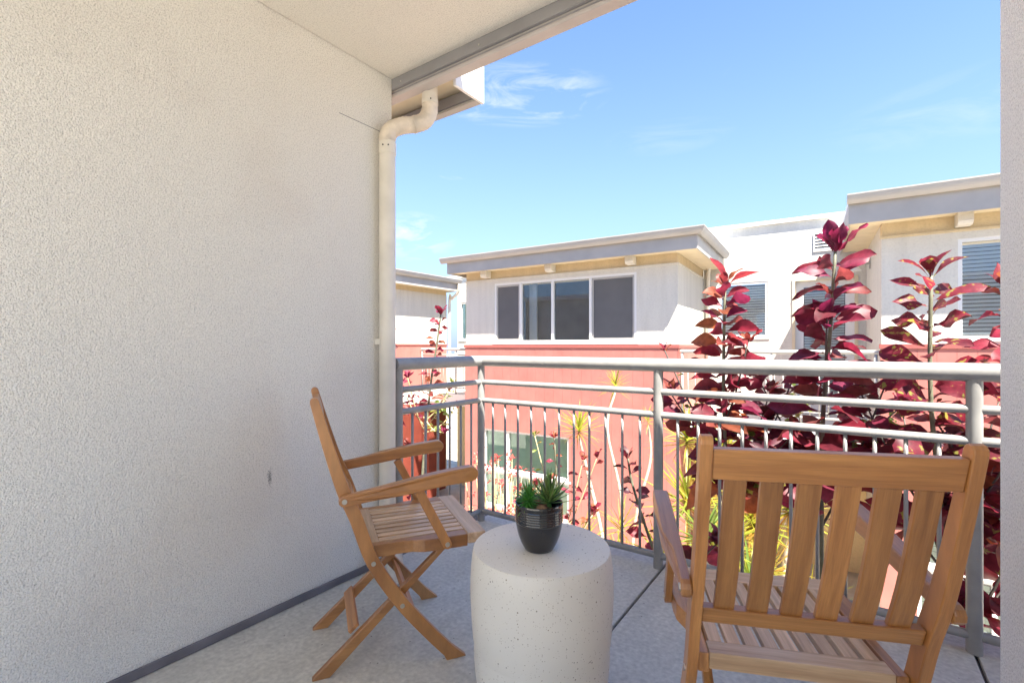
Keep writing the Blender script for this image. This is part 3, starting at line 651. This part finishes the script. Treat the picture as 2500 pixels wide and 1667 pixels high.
def front(parent, x0, x1, z0, z1, y, depth, holes, m, name='wall'):
    return sheet_with_holes(MB(), [x0, x1], [z0+ZB, z1+ZB], [(h[0], h[1], h[2]+ZB, h[3]+ZB) for h in holes], lambda u, v, d: (u, y+d, v), depth).build(name, m, parent)

# --- middle block with the four-pane window
A = block('apartment_block', 'middle red and white block with four-pane window under a grey eave')
wA = (-3.82, -.72, 1.215, 2.475); wA2 = (-4.11, -2.05, -2.30, -.64)
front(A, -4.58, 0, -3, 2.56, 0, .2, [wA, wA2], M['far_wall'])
lb('side_wall', (-.2, .2005, -3), (0, 2.30, 2.56), M['far_wall'], A)
lb('left_wall', (-4.58, .2005, -3), (-4.38, 5.0, 2.56), M['far_wall'], A)
lb('frieze', (-4.575, .006, 2.5605), (-.006, 2.30, 2.90), M['far_cream'], A)
lb('trim_ledge', (-4.60, -.022, 2.545), (.022, -.0005, 2.575), M['far_wall'], A)
lb('trim_ledge', (.0005, .0, 2.545), (.022, 2.30, 2.575), M['far_wall'], A)
planks(A, -4.60, .018, -2.95, 1.105, 0, [wA2], .205)
lb('siding_cap', (-4.62, -.034, 1.107), (.03, -.001, 1.168), M['red_trim'], A)
lb('corner_board', (.0005, -.018, -2.95), (.019, .09, 1.106), M['red'], A)
planks(A, .092, 2.28, -2.95, 1.105, 0, (), .205, 'y')
lb('siding_cap', (.0005, .001, 1.108), (.034, 2.29, 1.167), M['red_trim'], A)
window(A, *wA, .04, [(.66, 'screen'), (.80, 'glass'), (.88, 'glass'), (.92, 'screen')])
for (a_, b_) in ((-3.16, -2.98), (-1.72, -1.52)): lb('curtain', (a_, .36, 1.22), (b_, .40, 2.46), M['blind'], A)
window(A, *wA2[:2], -1.50, wA2[3], .04, [(.62, 'glass'), (1.5, 'glass')], M['room_pale'], back_y=.07, glassm=M['glass_green'])
window(A, *wA2[:2], wA2[2], -1.54, .04, [(.62, 'glass'), (1.5, 'glass')], M['room_pale'], back_y=.07, glassm=M['glass_green'])
rA = lb('roof', (-4.80, -.40, 2.952), (.40, 5.0, 3.03), M['white_paint'], A)
for a, b in ((-4.80, -2.452), (-2.44, .40)): box('fascia_board', (a, -.40, 2.71+ZB), (b, -.375, 2.951+ZB), M['grey_paint'], rA)
box('fascia_seam', (-2.4515, -.405, 2.712+ZB), (-2.4405, -.376, 2.951+ZB), M['gutter'], rA)
box('fascia_board', (.375, -.3745, 2.71+ZB), (.40, 2.28, 2.951+ZB), M['gutter'], rA)
box('fascia_board', (-4.80, -.3745, 2.71+ZB), (-4.775, 5.0, 2.951+ZB), M['grey_paint'], rA)
box('soffit', (-4.774, -.374, 2.745+ZB), (.374, -.0, 2.77+ZB), M['soffit'], rA)
box('soffit', (.0005, .0005, 2.745+ZB), (.374, 2.28, 2.77+ZB), M['soffit'], rA)
gutter_run(rA, [(-4.92, -.402), (.402, -.402), (.402, 2.2)], 2.93, 3.05, .125)
for x in (-3.98, -2.42, -.80): bracket(A, x, -.20, .005, 2.60, 2.744)

# --- recessed block with louvre vent, door and balcony
B = block('apartment_block', 'tall white recessed block with louvred vent, door and small balcony')
wB = (.29, 1.20, 1.32, 2.44); dB = (1.62, 2.66, -.08, 2.44); vB = (1.99, 2.31, 2.95, 3.26); sB = (.35, 1.5, -2.3, -.9)
front(B, .001, 2.779, -.12, 3.55, 2.30, .2, [wB, dB, vB], M['far_wall'])
lb('parapet_wall', (-1.6, 2.302, 3.032), (0, 2.5, 3.55), M['far_wall'], B)
lb('parapet_cap', (-1.65, 2.24, 3.5505), (2.9, 2.56, 3.62), M['white_paint'], B)
front(B, .02, 2.779, -3, -.40, 2.28, .2, [sB], M['tan_wall'], 'lower_wall')
window(B, *wB, 2.34, [(1, 'blind')])
window(B, *sB, 2.32, [(1, 'shutter')])
dr = lb('door', (dB[0]+.05, 2.36, dB[2]), (dB[0]+.19, 2.40, dB[3]-.05), M['frame'], B)
box('stile', (dB[1]-.19, 2.36, dB[2]+ZB), (dB[1]-.05, 2.40, dB[3]-.05+ZB), M['frame'], dr)
box('door_rail', (dB[0]+.1905, 2.361, dB[2]+ZB), (dB[1]-.1905, 2.399, dB[2]+.25+ZB), M['frame'], dr)
box('door_rail', (dB[0]+.1905, 2.361, dB[3]-.17+ZB), (dB[1]-.1905, 2.399, dB[3]-.05+ZB), M['frame'], dr)
box('door_pane', (dB[0]+.1905, 2.376, dB[2]+.2505+ZB), (dB[1]-.1905, 2.38, dB[3]-.1705+ZB), M['glass'], dr)
sl = MB().prism([(.016, 0), (.020, -.002), (.004, .036), (.0, .035)], 0, dB[0]+.2, dB[1]-.2).mesh('slat', M['blind'])
for k in range(40): put('slat', sl, dr, (0, 2.385, dB[2]+.27+k*.05+ZB))
box('room_back', (dB[0], 2.6, dB[2]+ZB), (dB[1], 2.62, dB[3]+ZB), M['room'], dr)
MB().lathe([(.0, -.03), (.025, -.028), (.032, 0), (.025, .028), (0, .03)], 14, (dB[0]+.12, 2.32)).build('knob', M['metal'], dr, smooth=True).location = (0, 0, 1.05+ZB)
for a, b, m_ in ((dB[0], dB[0]+.05, 0), (dB[1]-.05, dB[1], 0)): lb('door_frame', (a+.0005, 2.28, dB[2]), (b-.0005, 2.42, dB[3]-.0505), M['soffit'], B)
lb('door_frame', (dB[0]+.0005, 2.28, dB[3]-.05), (dB[1]-.0005, 2.42, dB[3]-.0005), M['soffit'], B)
vt = lb('vent', (vB[0]-.02, 2.28, vB[2]-.02), (vB[0], 2.36, vB[3]+.02), M['white_paint'], B)
box('vent_frame', (vB[1], 2.28, vB[2]-.02+ZB), (vB[1]+.02, 2.36, vB[3]+.02+ZB), M['white_paint'], vt)
box('vent_frame', (vB[0]+.0005, 2.28, vB[3]+ZB), (vB[1]-.0005, 2.36, vB[3]+.02+ZB), M['white_paint'], vt); box('vent_frame', (vB[0]+.0005, 2.28, vB[2]-.02+ZB), (vB[1]-.0005, 2.36, vB[2]+ZB), M['white_paint'], vt)
box('vent_back', (vB[0]+.001, 2.46, vB[2]+.001+ZB), (vB[1]-.001, 2.47, vB[3]-.001+ZB), M['dark'], vt)
vs_ = MB().prism([(0, 0), (.010, -.004), (.07, .045), (.06, .050)], 0, vB[0]+.001, vB[1]-.001).mesh('louvre', M['white_paint'])
for k in range(5): put('louvre', vs_, vt, (0, 2.29, vB[2]+.02+k*.058+ZB))
lb('balcony_slab', (.03, -.02, -.40), (2.77, 2.27, -.125), M['far_wall'], B)
lb('slab_fascia', (.031, -.05, -.30), (2.769, -.0205, -.10), M['white_paint'], B)
street_rail(B, .04, 2.75, .05, (.06, 1.40, 2.72))
dw = MB().tube([(.10, 2.22, -2.9+ZB), (.10, 2.22, 2.62+ZB), (.16, 2.05, 2.80+ZB), (.3, 1.95, 2.92+ZB)], .04, 12).build('downspout', M['pipe'], B, auto=50)
wlmp = MB().lathe([(.10, 0), (.105, .004), (.03, .11), (.02, .13), (0, .13)], 20).build('wall_lamp', M['white_paint'], B, auto=40); wlmp.location = (2.56, 1.55, 2.42+ZB)
box('lamp_arm', (0, -.012, .10), (.2, .012, .125), M['gutter'], wlmp); box('lamp_plate', (.2, -.05, .02), (.218, .05, .19), M['gutter'], wlmp)

# --- right-hand block
C = block('apartment_block', 'right-hand white block with blind-covered window under a taller grey eave')
wC = (3.58, 5.6, 1.235, 2.55); wC2 = (3.17, 4.7, -2.62, -.80)
front(C, 2.78, 7.4, -3, 2.66, 0, .2, [wC, wC2], M['far_wall'])
lb('side_wall', (2.7805, .2005, -3), (2.98, 2.60, 3.1), M['far_wall'], C)
lb('frieze', (2.786, .006, 2.6605), (7.4, 2.6, 3.09), M['far_cream'], C)
lb('trim_ledge', (2.76, -.022, 2.645), (7.4, -.0005, 2.675), M['far_cream'], C)
planks(C, 2.765, 7.38, -2.95, 1.105, 0, [wC2], .205)
lb('siding_cap', (2.75, -.034, 1.107), (7.4, -.001, 1.168), M['red_trim'], C)
window(C, *wC, .04, [(.9, 'blind'), (.9, 'blind')])
window(C, wC2[0], wC2[1], -1.84, wC2[3], .04, [(.8, 'shutter'), (.8, 'shutter')]); window(C, wC2[0], wC2[1], wC2[2], -1.88, .04, [(.8, 'shutter'), (.8, 'shutter')])
rC = lb('roof', (2.38, -.40, 3.112), (7.4, 5.0, 3.19), M['white_paint'], C)
box('fascia_board', (2.38, -.40, 2.82+ZB), (7.4, -.375, 3.111+ZB), M['grey_paint'], rC)
box('fascia_board', (2.38, -.3745, 2.82+ZB), (2.405, 2.22, 3.111+ZB), M['grey_paint'], rC)
box('soffit', (2.406, -.374, 2.86+ZB), (7.4, 0, 2.885+ZB), M['soffit'], rC); box('soffit', (2.406, .0005, 2.86+ZB), (2.7795, 2.22, 2.885+ZB), M['soffit'], rC)
gutter_run(rC, [(2.36, -.402), (7.4, -.402)], 3.085, 3.21, .125)
for x in (3.62, 5.2): bracket(C, x, -.20, .005, 2.70, 2.859)

# --- left wing across the court and the wall that closes it
D = empty('apartment_block', (-9.6, 10.33, -3), 0, 'left far wing with sloping gutter line and pale wall half in shade', 'building', 'flat-roofed apartment blocks across the court')
sheet_with_holes(MB(), [-7, 0], [ZB-3, ZB+2.62], [], lambda u, v, d: (-d, u, v), .2).build('wall', M['far_wall'], D)
lb('frieze', (-.2, -7, 2.621), (-.006, -.005, 2.95), M['far_cream'], D)
planks(D, -7, -.02, -.05, 1.15, 0, (), .23, 'y')
lb('siding_cap', (.0005, -7, 1.152), (.034, 0, 1.20), M['red_trim'], D)
lb('lower_wall', (.001, -7, -3), (.012, -.05, -.42), M['darkred'], D)
rD = lb('roof', (-3, -7, 2.955), (.38, .10, 3.03), M['white_paint'], D)
box('fascia_board', (.355, -7, 2.72+ZB), (.38, .10, 2.954+ZB), M['grey_paint'], rD); box('fascia_board', (-.4, .075, 2.72+ZB), (.3545, .10, 2.954+ZB), M['grey_paint'], rD)
box('soffit', (.0, -7, 2.75+ZB), (.354, .074, 2.775+ZB), M['soffit'], rD)
gutter_run(rD, [(.382, -7), (.382, .13)], 2.93, 3.05, .125)
MB().tube(catmull([(.44, .04, 2.93+ZB), (.44, .04, 2.80+ZB), (.36, .06, 2.66+ZB), (.16, .06, 2.52+ZB), (.06, .06, 2.38+ZB), (.06, .06, 0+ZB)], 5), .042, 12).build('downspout', M['pipe'], D, auto=50)
Eb = empty('apartment_block', (-9.6, 10.8, -3), 0, 'far white end wall with narrow window and railed gallery, left of the red block', 'building', 'flat-roofed apartment blocks across the court')
wE = (.10, 1.0, 1.32, 2.44)
front(Eb, .002, 3.2, -.12, 3.18, 0, .2, [wE], M['far_wall'])
lb('parapet_cap', (-.4, -.05, 3.1805), (3.2, .25, 3.25), M['white_paint'], Eb)
window(Eb, *wE, .04, [(.5, 'glass'), (.5, 'glass')], M['room_pale'], back_y=.07, glassm=M['glass_green'])
lb('gallery_slab', (.04, -1.55, -.40), (2.6, -.001, -.125), M['far_wall'], Eb)
lb('slab_fascia', (.041, -1.58, -.34), (2.6, -1.5505, -.10), M['white_paint'], Eb)
street_rail(Eb, .05, 2.6, -1.52, (.08, 1.3, 2.5))
front(Eb, .012, 3.2, -3, -.41, -.02, .15, [(.52, 1.02, -2.9, -.75)], M['tan_wall'], 'lower_wall')
nd = lb('door', (.57, .06, -2.9), (.97, .09, -.80), M['soffit'], Eb)
box('door_pane', (.64, .05, -2.6+ZB), (.90, .0595, -.9+ZB), M['room'], nd)
lb('gallery_pier', (.05, -1.5, -3), (.30, -1.2, -.41), M['darkred'], Eb)

# ------------------------------------------------------------------ shrubs
def leaf_mesh(name, L, W, m, fold=.25, curl=.12, peak=.62, seg=6, wave=.0):
    mb = MB(); ped = .10
    for i in range(seg+1):
        t = i/seg; y = L*(ped+(1-ped)*t)
        k = math.log(.5)/math.log(peak); w = W/2*math.sin(math.pi*min(1, t)**k)**.85 if 0 < t < 1 else (W*.03 if t == 0 else .0004)
        zc = L*(.05*math.sin(math.pi*t)-curl*t*t); wv = wave*W*math.sin(9*t)
        mb.v += [(-w, y, zc+fold*w+wv), (-w*.5, y, zc+fold*w*.38), (0, y, zc), (w*.5, y, zc+fold*w*.38), (w, y, zc+fold*w-wv)]
    for i in range(seg):
        for k in range(4): a = i*5+k; mb.f.append((a, a+1, a+6, a+5))
    n = len(mb.v); mb.v += [(-.0018, 0, 0), (.0018, 0, 0), (.0018, L*.11, 0), (-.0018, L*.11, 0)]; mb.f.append((n, n+1, n+2, n+3))
    return mb.mesh(name, m, True)
def leaf_set(m, L, W, n=4):
    return [leaf_mesh('leaf', L*random.uniform(.85, 1.1), W*random.uniform(.85, 1.12), m, random.uniform(.05, .5), random.uniform(-.06, .34), random.uniform(.52, .68), 7, random.uniform(0, .20)) for _ in range(n)]
def aim(o_dir_az, el, roll): return (Matrix.Rotation(o_dir_az-math.pi/2, 3, 'Z') @ Matrix.Rotation(el, 3, 'X') @ Matrix.Rotation(roll, 3, 'Y')).to_euler()
def leaf(parent, ms, p, az, el, roll, sc): return put('leaf', random.choice(ms), parent, p, aim(az, el, roll), sc)
def along(path, t):
    L = [0]
    for a, b in zip(path, path[1:]): L.append(L[-1]+(b-a).length)
    d = t*L[-1]
    for i in range(len(path)-1):
        if d <= L[i+1] or i == len(path)-2:
            k = (d-L[i])/max(1e-6, L[i+1]-L[i]); return path[i].lerp(path[i+1], min(1, k))
def shoot(plant, path, r0, r1, ms, tuft, n, t0, sz, name='branch', m=None, elr=(-.18, .30), dens=1.0, small_top=True):
    """a stem with leaves spiralling round it from t0 to the tip and an upright tuft at the tip"""
    path = catmull(path, 5)
    MB().tube(path, [r0+(r1-r0)*i/(len(path)-1) for i in range(len(path))], 8).build(name, m or M['stem'], plant, smooth=True)
    for i in range(n):
        t = t0+(1-t0)*(i+random.uniform(-.2, .2))/n; p = along(path, min(.985, max(0, t))); az = i*2.39996+random.uniform(-.35, .35)
        k = sz*random.uniform(.80, 1.06)*(1-(.35*max(0, (t-.75)/.25) if small_top else 0))
        leaf(plant, ms, p, az, random.uniform(*elr)+(.25*max(0, (t-.8)/.2)), random.choice((-1, 1))*random.uniform(.25, 1.1), k)
    tip = path[-1]
    for i in range(random.randint(5, 9) if tuft else 0):
        leaf(plant, tuft, tip-Vector((0, 0, .012)), i*2.2+random.uniform(-.3, .3), random.uniform(.65, 1.35), random.uniform(-.5, .5), sz*random.uniform(.5, .9))
V = Vector
def shrub(loc, label, stem_pts, ms, tuft, n, t0, sz, branches, r=.0095, m=None):
    p = empty('red_leaf_shrub', loc, 0, label, 'shrub', 'red-leaved shrubs beyond the railing')
    shoot(p, stem_pts, r*1.5, r*.75, ms, tuft, n, t0, sz, 'stem')
    for (base, tip, n2, s2, set2) in branches:
        b, t_ = V(base), V(tip); mid = b.lerp(t_, .5)+V((0, 0, -.05)); 
        shoot(p, [b, mid, t_], r*.62, r*.4, set2, tuft if random.random() < .7 else set2, n2, .28, s2, 'branch', m or M['stem_dark'], (-.35, .45))
    return p
G = 3.0
red = leaf_set(M['leaf_red'], .275, .132, 6); redp = leaf_set(M['leaf_red_pink'], .245, .118, 4); spot = leaf_set(M['leaf_spot'], .285, .132, 5)
dark = leaf_set(M['leaf_dark'], .205, .100, 5); tuft = leaf_set(M['leaf_tuft'], .215, .112, 4); green = leaf_set(M['leaf_green'], .16, .062, 4)
tuft_red = leaf_set(M['leaf_red_pink'], .20, .095, 3)
def fan(cx, cy, z0, z1, tips, n, s2, sets):
    out_ = []
    for (dx, dy, z_) in tips:
        zb = z0+(z1-z0)*random.random(); out_.append(((cx, cy, zb+G), (cx+dx, cy+dy, z_+G), n, s2, random.choice(sets)))
    return out_
# the shrub seen above the rail, middle (tallest)
shrub((-.07, 2.80, -G), 'tallest red shrub with a big magenta tuft, in front of the louvred vent',
      [(.02, .03, 0), (-.03, .02, 1.6), (-.035, .0, 3.1), (-.03, 0, 3.75), (.0, 0, 4.20), (.022, 0, 4.60)], red, tuft, 74, .715, .98,
      fan(-.03, 0, .25, .65, [(-.30, .22, .93), (.26, .16, .98), (-.16, .42, .95), (.34, .40, .84), (-.42, .05, .72), (.10, .50, .70), (-.22, .18, .55)], 24, .64, [dark, red, dark, green])
      + [((-.03, 0, .75+G), (-.01, -.06, 1.27+G), 8, .78, tuft)])
shrub((-.555, 2.78, -G), 'red shrub with crimson tip in front of the white side wall and blind window',
      [(0, .03, 0), (.0, .02, 1.8), (.02, .0, 3.2), (.005, 0, 3.9), (.012, 0, 4.47)], red[:3]+redp, tuft_red, 80, .735, .95,
      fan(.01, 0, .2, .6, [(-.32, .10, .86), (.30, .2, .95), (.18, .34, .88), (-.18, .26, .80), (.34, -.02, .72), (-.1, .3, .55), (.24, .3, .5)], 24, .64, [dark, green, red, green])
      + [((.0, 0, .7+G), (.13, -.02, 1.17+G), 8, .68, red), ((-.02, 0, .6+G), (-.30, -.05, 1.12+G), 5, .42, green)])
shrub((.30, 2.77, -G), 'red shrub with yellow-blotched leaves at the right, before the blind-covered window',
      [(.06, .03, 0), (.06, .02, 1.8), (.045, .0, 3.2), (.0, 0, 3.9), (.0, 0, 4.45)], spot, leaf_set(M['leaf_spot'], .20, .10, 3), 52, .735, 1.0,
      fan(.03, 0, .15, .55, [(-.28, .18, .92), (.22, .2, .9), (-.1, .36, .80), (.2, -.02, .66), (-.24, .22, .62), (.1, .3, .5)], 22, .66, [dark, red, dark]))
shrub((.545, 2.80, -G), 'orange-red shrub mostly hidden by the right wall end',
      [(0, 0, 0), (.0, .0, 2.0), (.0, .0, 3.6), (.0, 0, 4.35)], redp, tuft_red, 46, .72, .9, fan(0, 0, .1, .5, [(-.24, .1, .85), (-.2, -.02, .55), (-.22, .12, .3), (-.16, -.1, .05), (-.2, .05, -.25)], 18, .66, [dark, red]))
# left, beyond the return railing
lred = leaf_set(M['leaf_red'], .165, .078, 4); lpink = leaf_set(M['leaf_red_pink'], .165, .078, 4)
shrub((-3.20, 3.30, -G), 'slender red shrub with pink tip left of the red block',
      [(-.18, -.1, 0), (-.16, -.06, 2.4), (-.08, -.02, 3.6), (.0, 0, 4.12), (.06, 0, 4.44)], lpink, leaf_set(M['leaf_tuft'], .15, .07, 3), 34, .80, .95,
      fan(-.13, -.04, .2, .6, [(.28, .1, .80), (-.2, -.1, .78), (.1, .25, .70), (.32, -.05, .35), (.0, -.2, .85), (.25, .2, .55)], 11, .75, [lred, lpink, leaf_set(M['leaf_green'], .13, .05, 2)]), .010, M['straw'])
shrub((-3.42, 2.84, -G), 'pink-red shrub peeping out beside the downspout',
      [(0, 0, 0), (.0, .0, 2.6), (.0, .0, 3.8), (.02, 0, 4.40)], lpink+lred, leaf_set(M['leaf_red_pink'], .16, .07, 3), 50, .76, 1.1,
      fan(0, 0, -.1, .5, [(.2, .05, .72), (.22, .1, .25), (.2, -.05, .1), (.25, .12, -.2)], 11, .8, [lred, lpink]), .011)
# drooping dark branch left of the middle post
shrub((-.93, 2.92, -G), 'small dark maroon shrub leaning in the rails left of the middle post',
      [(.30, .0, 0), (.22, .0, 1.8), (.05, .02, 2.55), (-.13, .03, 3.05), (-.20, .02, 3.28), (-.225, .02, 3.42)], leaf_set(M['leaf_dark'], .185, .09, 5), leaf_set(M['leaf_dark'], .13, .045, 3), 40, .62, .98,
      fan(.05, .02, -.5, -.2, [(.25, .05, -.02), (.3, .1, -.30), (-.1, .1, -.35)], 10, .9, [dark]), .009, M['stem_dark'])
shrub((-2.28, 4.05, -G), 'low red-tipped leafy shrub behind the left chair arm',
      [(0, 0, 0), (.0, .0, 1.6), (-.05, .05, 2.5), (-.06, .0, 3.25)], lpink, lpink, 16, .7, .8,
      fan(0, 0, -1.0, -.5, [(.35, .1, .1), (-.35, .1, .22), (.1, .3, .0), (-.15, -.2, -.2), (.4, -.1, -.35), (-.4, -.1, -.3), (.25, .2, -.5), (-.2, .2, -.6)], 9, .75, [lpink, leaf_set(M['leaf_green'], .14, .05, 3), lred]), .010, M['straw'])

# ------------------------------------------------------------------ strap-leaved plants
def strap(name, L, w, m, droop, seg=6):
    mb = MB()
    for i in range(seg+1):
        t = i/seg; ww = w*(.55+.9*t if t < .3 else .82*(1-(t-.3)/.7)**.8+.0) if i < seg else .0006; y = L*t*(1-.12*t*droop*2); zc = -droop*L*t*t
        mb.v += [(-ww, y, zc+ww*.35), (0, y, zc), (ww, y, zc+ww*.35)]
    for i in range(seg):
        for k in (0, 1): a = i*3+k; mb.f.append((a, a+1, a+4, a+3))
    return mb.mesh(name, m, True)
def straps(m, L, w): return [strap('leaf', L*random.uniform(.8, 1.1), w, m, d) for d in (.0, .08, .18, .32, .5)]
def rosette(plant, c, ms, n, elmin, elmax, sc=1.0, dry=None):
    for i in range(n):
        t = i/n; el = elmin+(elmax-elmin)*t**.8
        leaf(plant, dry if dry and t < .2 else ms, c+V((0, 0, .10*t)), i*2.39996+random.uniform(-.3, .3), el+random.uniform(-.15, .15), random.uniform(-.3, .3), sc*random.uniform(.75, 1.1))
yel = straps(M['blade'], .44, .0155); ora = straps(M['blade_orange'], .42, .013); grn = straps(M['blade_green'], .46, .017)
def dracaena(base, label, heads, ms, n=46, r=.022, sc=1.0, dry=None, elmin=-.5):
    """heads: list of paths (world points) from the base up to each rosette"""
    p = empty('dragon_tree', base, 0, label, 'plant', 'spiky strap-leaved plants in the court')
    for path in heads:
        pts = [V(q)-V(base) for q in path]; cp = catmull(pts, 6)
        MB().tube(cp, [r*(1.25-.5*i/(len(cp)-1)) for i in range(len(cp))], 8).build('trunk', M['pale_trunk'], p, smooth=True)
        rosette(p, cp[-1], ms, n, elmin, 1.35, sc, dry)
    return p
def W(x, d, z): return (.818*x-.575*d, .575*x+.818*d, z)     # metres right of / ahead of the camera axis
dracaena(W(1.35, 6.5, -3), 'bare-trunked yellow-green dragon tree with its head before the red wall', [[W(1.35, 6.5, -3), W(1.25, 6.5, -1.6), W(1.02, 6.5, -.55), W(.91, 6.5, -.06)]], yel, 52, .026, 1.0, ora)
dracaena(W(1.5, 7.0, -3), 'tallest dragon tree, white trunk rising behind the railing to its yellow head', [[W(1.55, 7.0, -3), W(1.66, 7.0, -1.4), W(1.80, 7.0, -.55), W(1.515, 7.0, .40)] if False else [W(1.5, 7.0, -3), W(1.62, 7.0, -1.3), W(1.40, 7.0, -.1), W(1.52, 7.0, .50)]], yel, 40, .022, .75)
dracaena(W(1.7, 6.8, -3), 'slim dragon tree with small head close to the middle post', [[W(1.65, 6.8, -3), W(1.75, 6.8, -1.4), W(1.97, 6.8, -.5), W(1.94, 6.8, .02)]], yel, 30, .020, .62)
dracaena(W(1.15, 5.6, -3), 'low clump of upright yellow-green blades behind the small table', [[W(1.12, 5.6, -3), W(1.05, 5.6, -1.9), W(.82, 5.6, -1.25)], [W(1.15, 5.6, -3), W(1.2, 5.6, -2.0), W(1.28, 5.6, -1.05)], [W(1.0, 5.5, -3), W(1.45, 5.6, -2.0), W(1.25, 5.7, -1.5)]], yel+ora[:2], 34, .024, .9, ora, -.3)
dracaena(W(1.75, 4.6, -3), 'dense yellow-green spiky clump right of the middle post', [[W(1.75, 4.6, -3), W(1.72, 4.6, -1.5), W(1.66, 4.5, -.40)], [W(1.75, 4.6, -3), W(1.95, 4.7, -1.4), W(2.05, 4.7, -.28)], [W(1.8, 4.6, -3), W(1.6, 4.4, -1.8), W(1.9, 4.2, -.70)]], yel+ora[:3], 84, .024, 1.2, ora, -.6)
dracaena(W(2.35, 4.6, -3), 'golden spiky clump showing between the chair slats', [[W(2.35, 4.6, -3), W(2.30, 4.6, -1.7), W(2.28, 4.5, -.60)], [W(2.35, 4.6, -3), W(2.55, 4.6, -1.6), W(2.62, 4.5, -.45)], [W(2.3, 4.5, -3), W(2.1, 4.3, -2.0), W(2.25, 4.2, -.95)]], yel+ora, 84, .024, 1.2, ora, -.6)
dracaena(W(1.58, 3.75, -3), 'green upright blades just outside the middle post', [[W(1.6, 3.75, -3), W(1.58, 3.75, -1.6), W(1.52, 3.75, -.42)]], grn+yel[:2], 60, .022, 1.0, None, .0)

# kangaroo paws: straw stems with red flower clusters
def paw_plant(base, label, n, h, spread):
    p = empty('kangaroo_paw', base, 0, label, 'plant', 'red-flowered kangaroo paws')
    fl = [leaf_mesh('flower', .055, .020, M['paw'], .5, .25, .6, 4) for _ in range(3)]
    for i in range(n):
        a = random.uniform(0, 6.28); rr = spread*random.random()**.6; hh = h*random.uniform(.70, 1.0)
        tip = V((rr*math.cos(a), rr*math.sin(a), hh)); b = V((rr*.25*math.cos(a), rr*.25*math.sin(a), 0))
        path = catmull([b, b.lerp(tip, .5)+V((0, 0, .06)), tip], 4)
        MB().tube(path, [.010-.005*k/(len(path)-1) for k in range(len(path))], 5).build('stem', M['straw'], p, smooth=True)
        for k in range(7): leaf(p, fl, tip+V((random.uniform(-.03, .03), random.uniform(-.03, .03), random.uniform(-.03, .02))), random.uniform(0, 6.28), random.uniform(-.1, 1.2), 0, random.uniform(.9, 1.7))
        if i % 2 == 0:
            q = along(path, .6); t2 = q+V((random.uniform(-.15, .15), random.uniform(-.1, .1), .14))
            MB().tube([q, q.lerp(t2, .5), t2], .004, 5).build('stem', M['straw'], p, smooth=True)
            for k in range(5): leaf(p, fl, t2, random.uniform(0, 6.28), random.uniform(-.1, 1.2), 0, random.uniform(.8, 1.4))
    return p
paw_plant(W(-.10, 5.6, -3), 'straw-stemmed kangaroo paw with red flowers before the green window', 46, 2.9, .50)
paw_plant(W(-.33, 4.9, -3), 'kangaroo paw clump with red flowers near the corner post', 24, 2.35, .36)
dracaena(W(2.0, 3.9, -3), 'bright yellow-green spiky head low behind the right chair seat', [[W(2.0, 3.9, -3), W(1.98, 3.9, -1.9), W(1.95, 3.9, -.9)], [W(2.0, 3.9, -3), W(2.2, 3.8, -1.9), W(2.35, 3.8, -1.15)]], yel+grn[:2], 70, .024, 1.05, ora, -.5)
dracaena(W(1.18, 4.6, -3), 'small yellow spiky clump below the drooping maroon branch', [[W(1.18, 4.6, -3), W(1.16, 4.6, -1.9), W(1.08, 4.6, -1.15)], [W(1.18, 4.6, -3), W(1.3, 4.6, -1.9), W(1.42, 4.6, -.95)]], yel+ora[:1], 46, .022, .9, ora, -.2)
dracaena(W(2.05, 5.4, -3), 'tall yellow-green spiky head in the gap under the balcony rails right of the post', [[W(2.05, 5.4, -3), W(2.0, 5.4, -1.2), W(1.98, 5.4, .02)], [W(2.05, 5.4, -3), W(2.3, 5.4, -1.2), W(2.42, 5.4, -.15)]], yel, 62, .024, 1.1, ora, -.5)
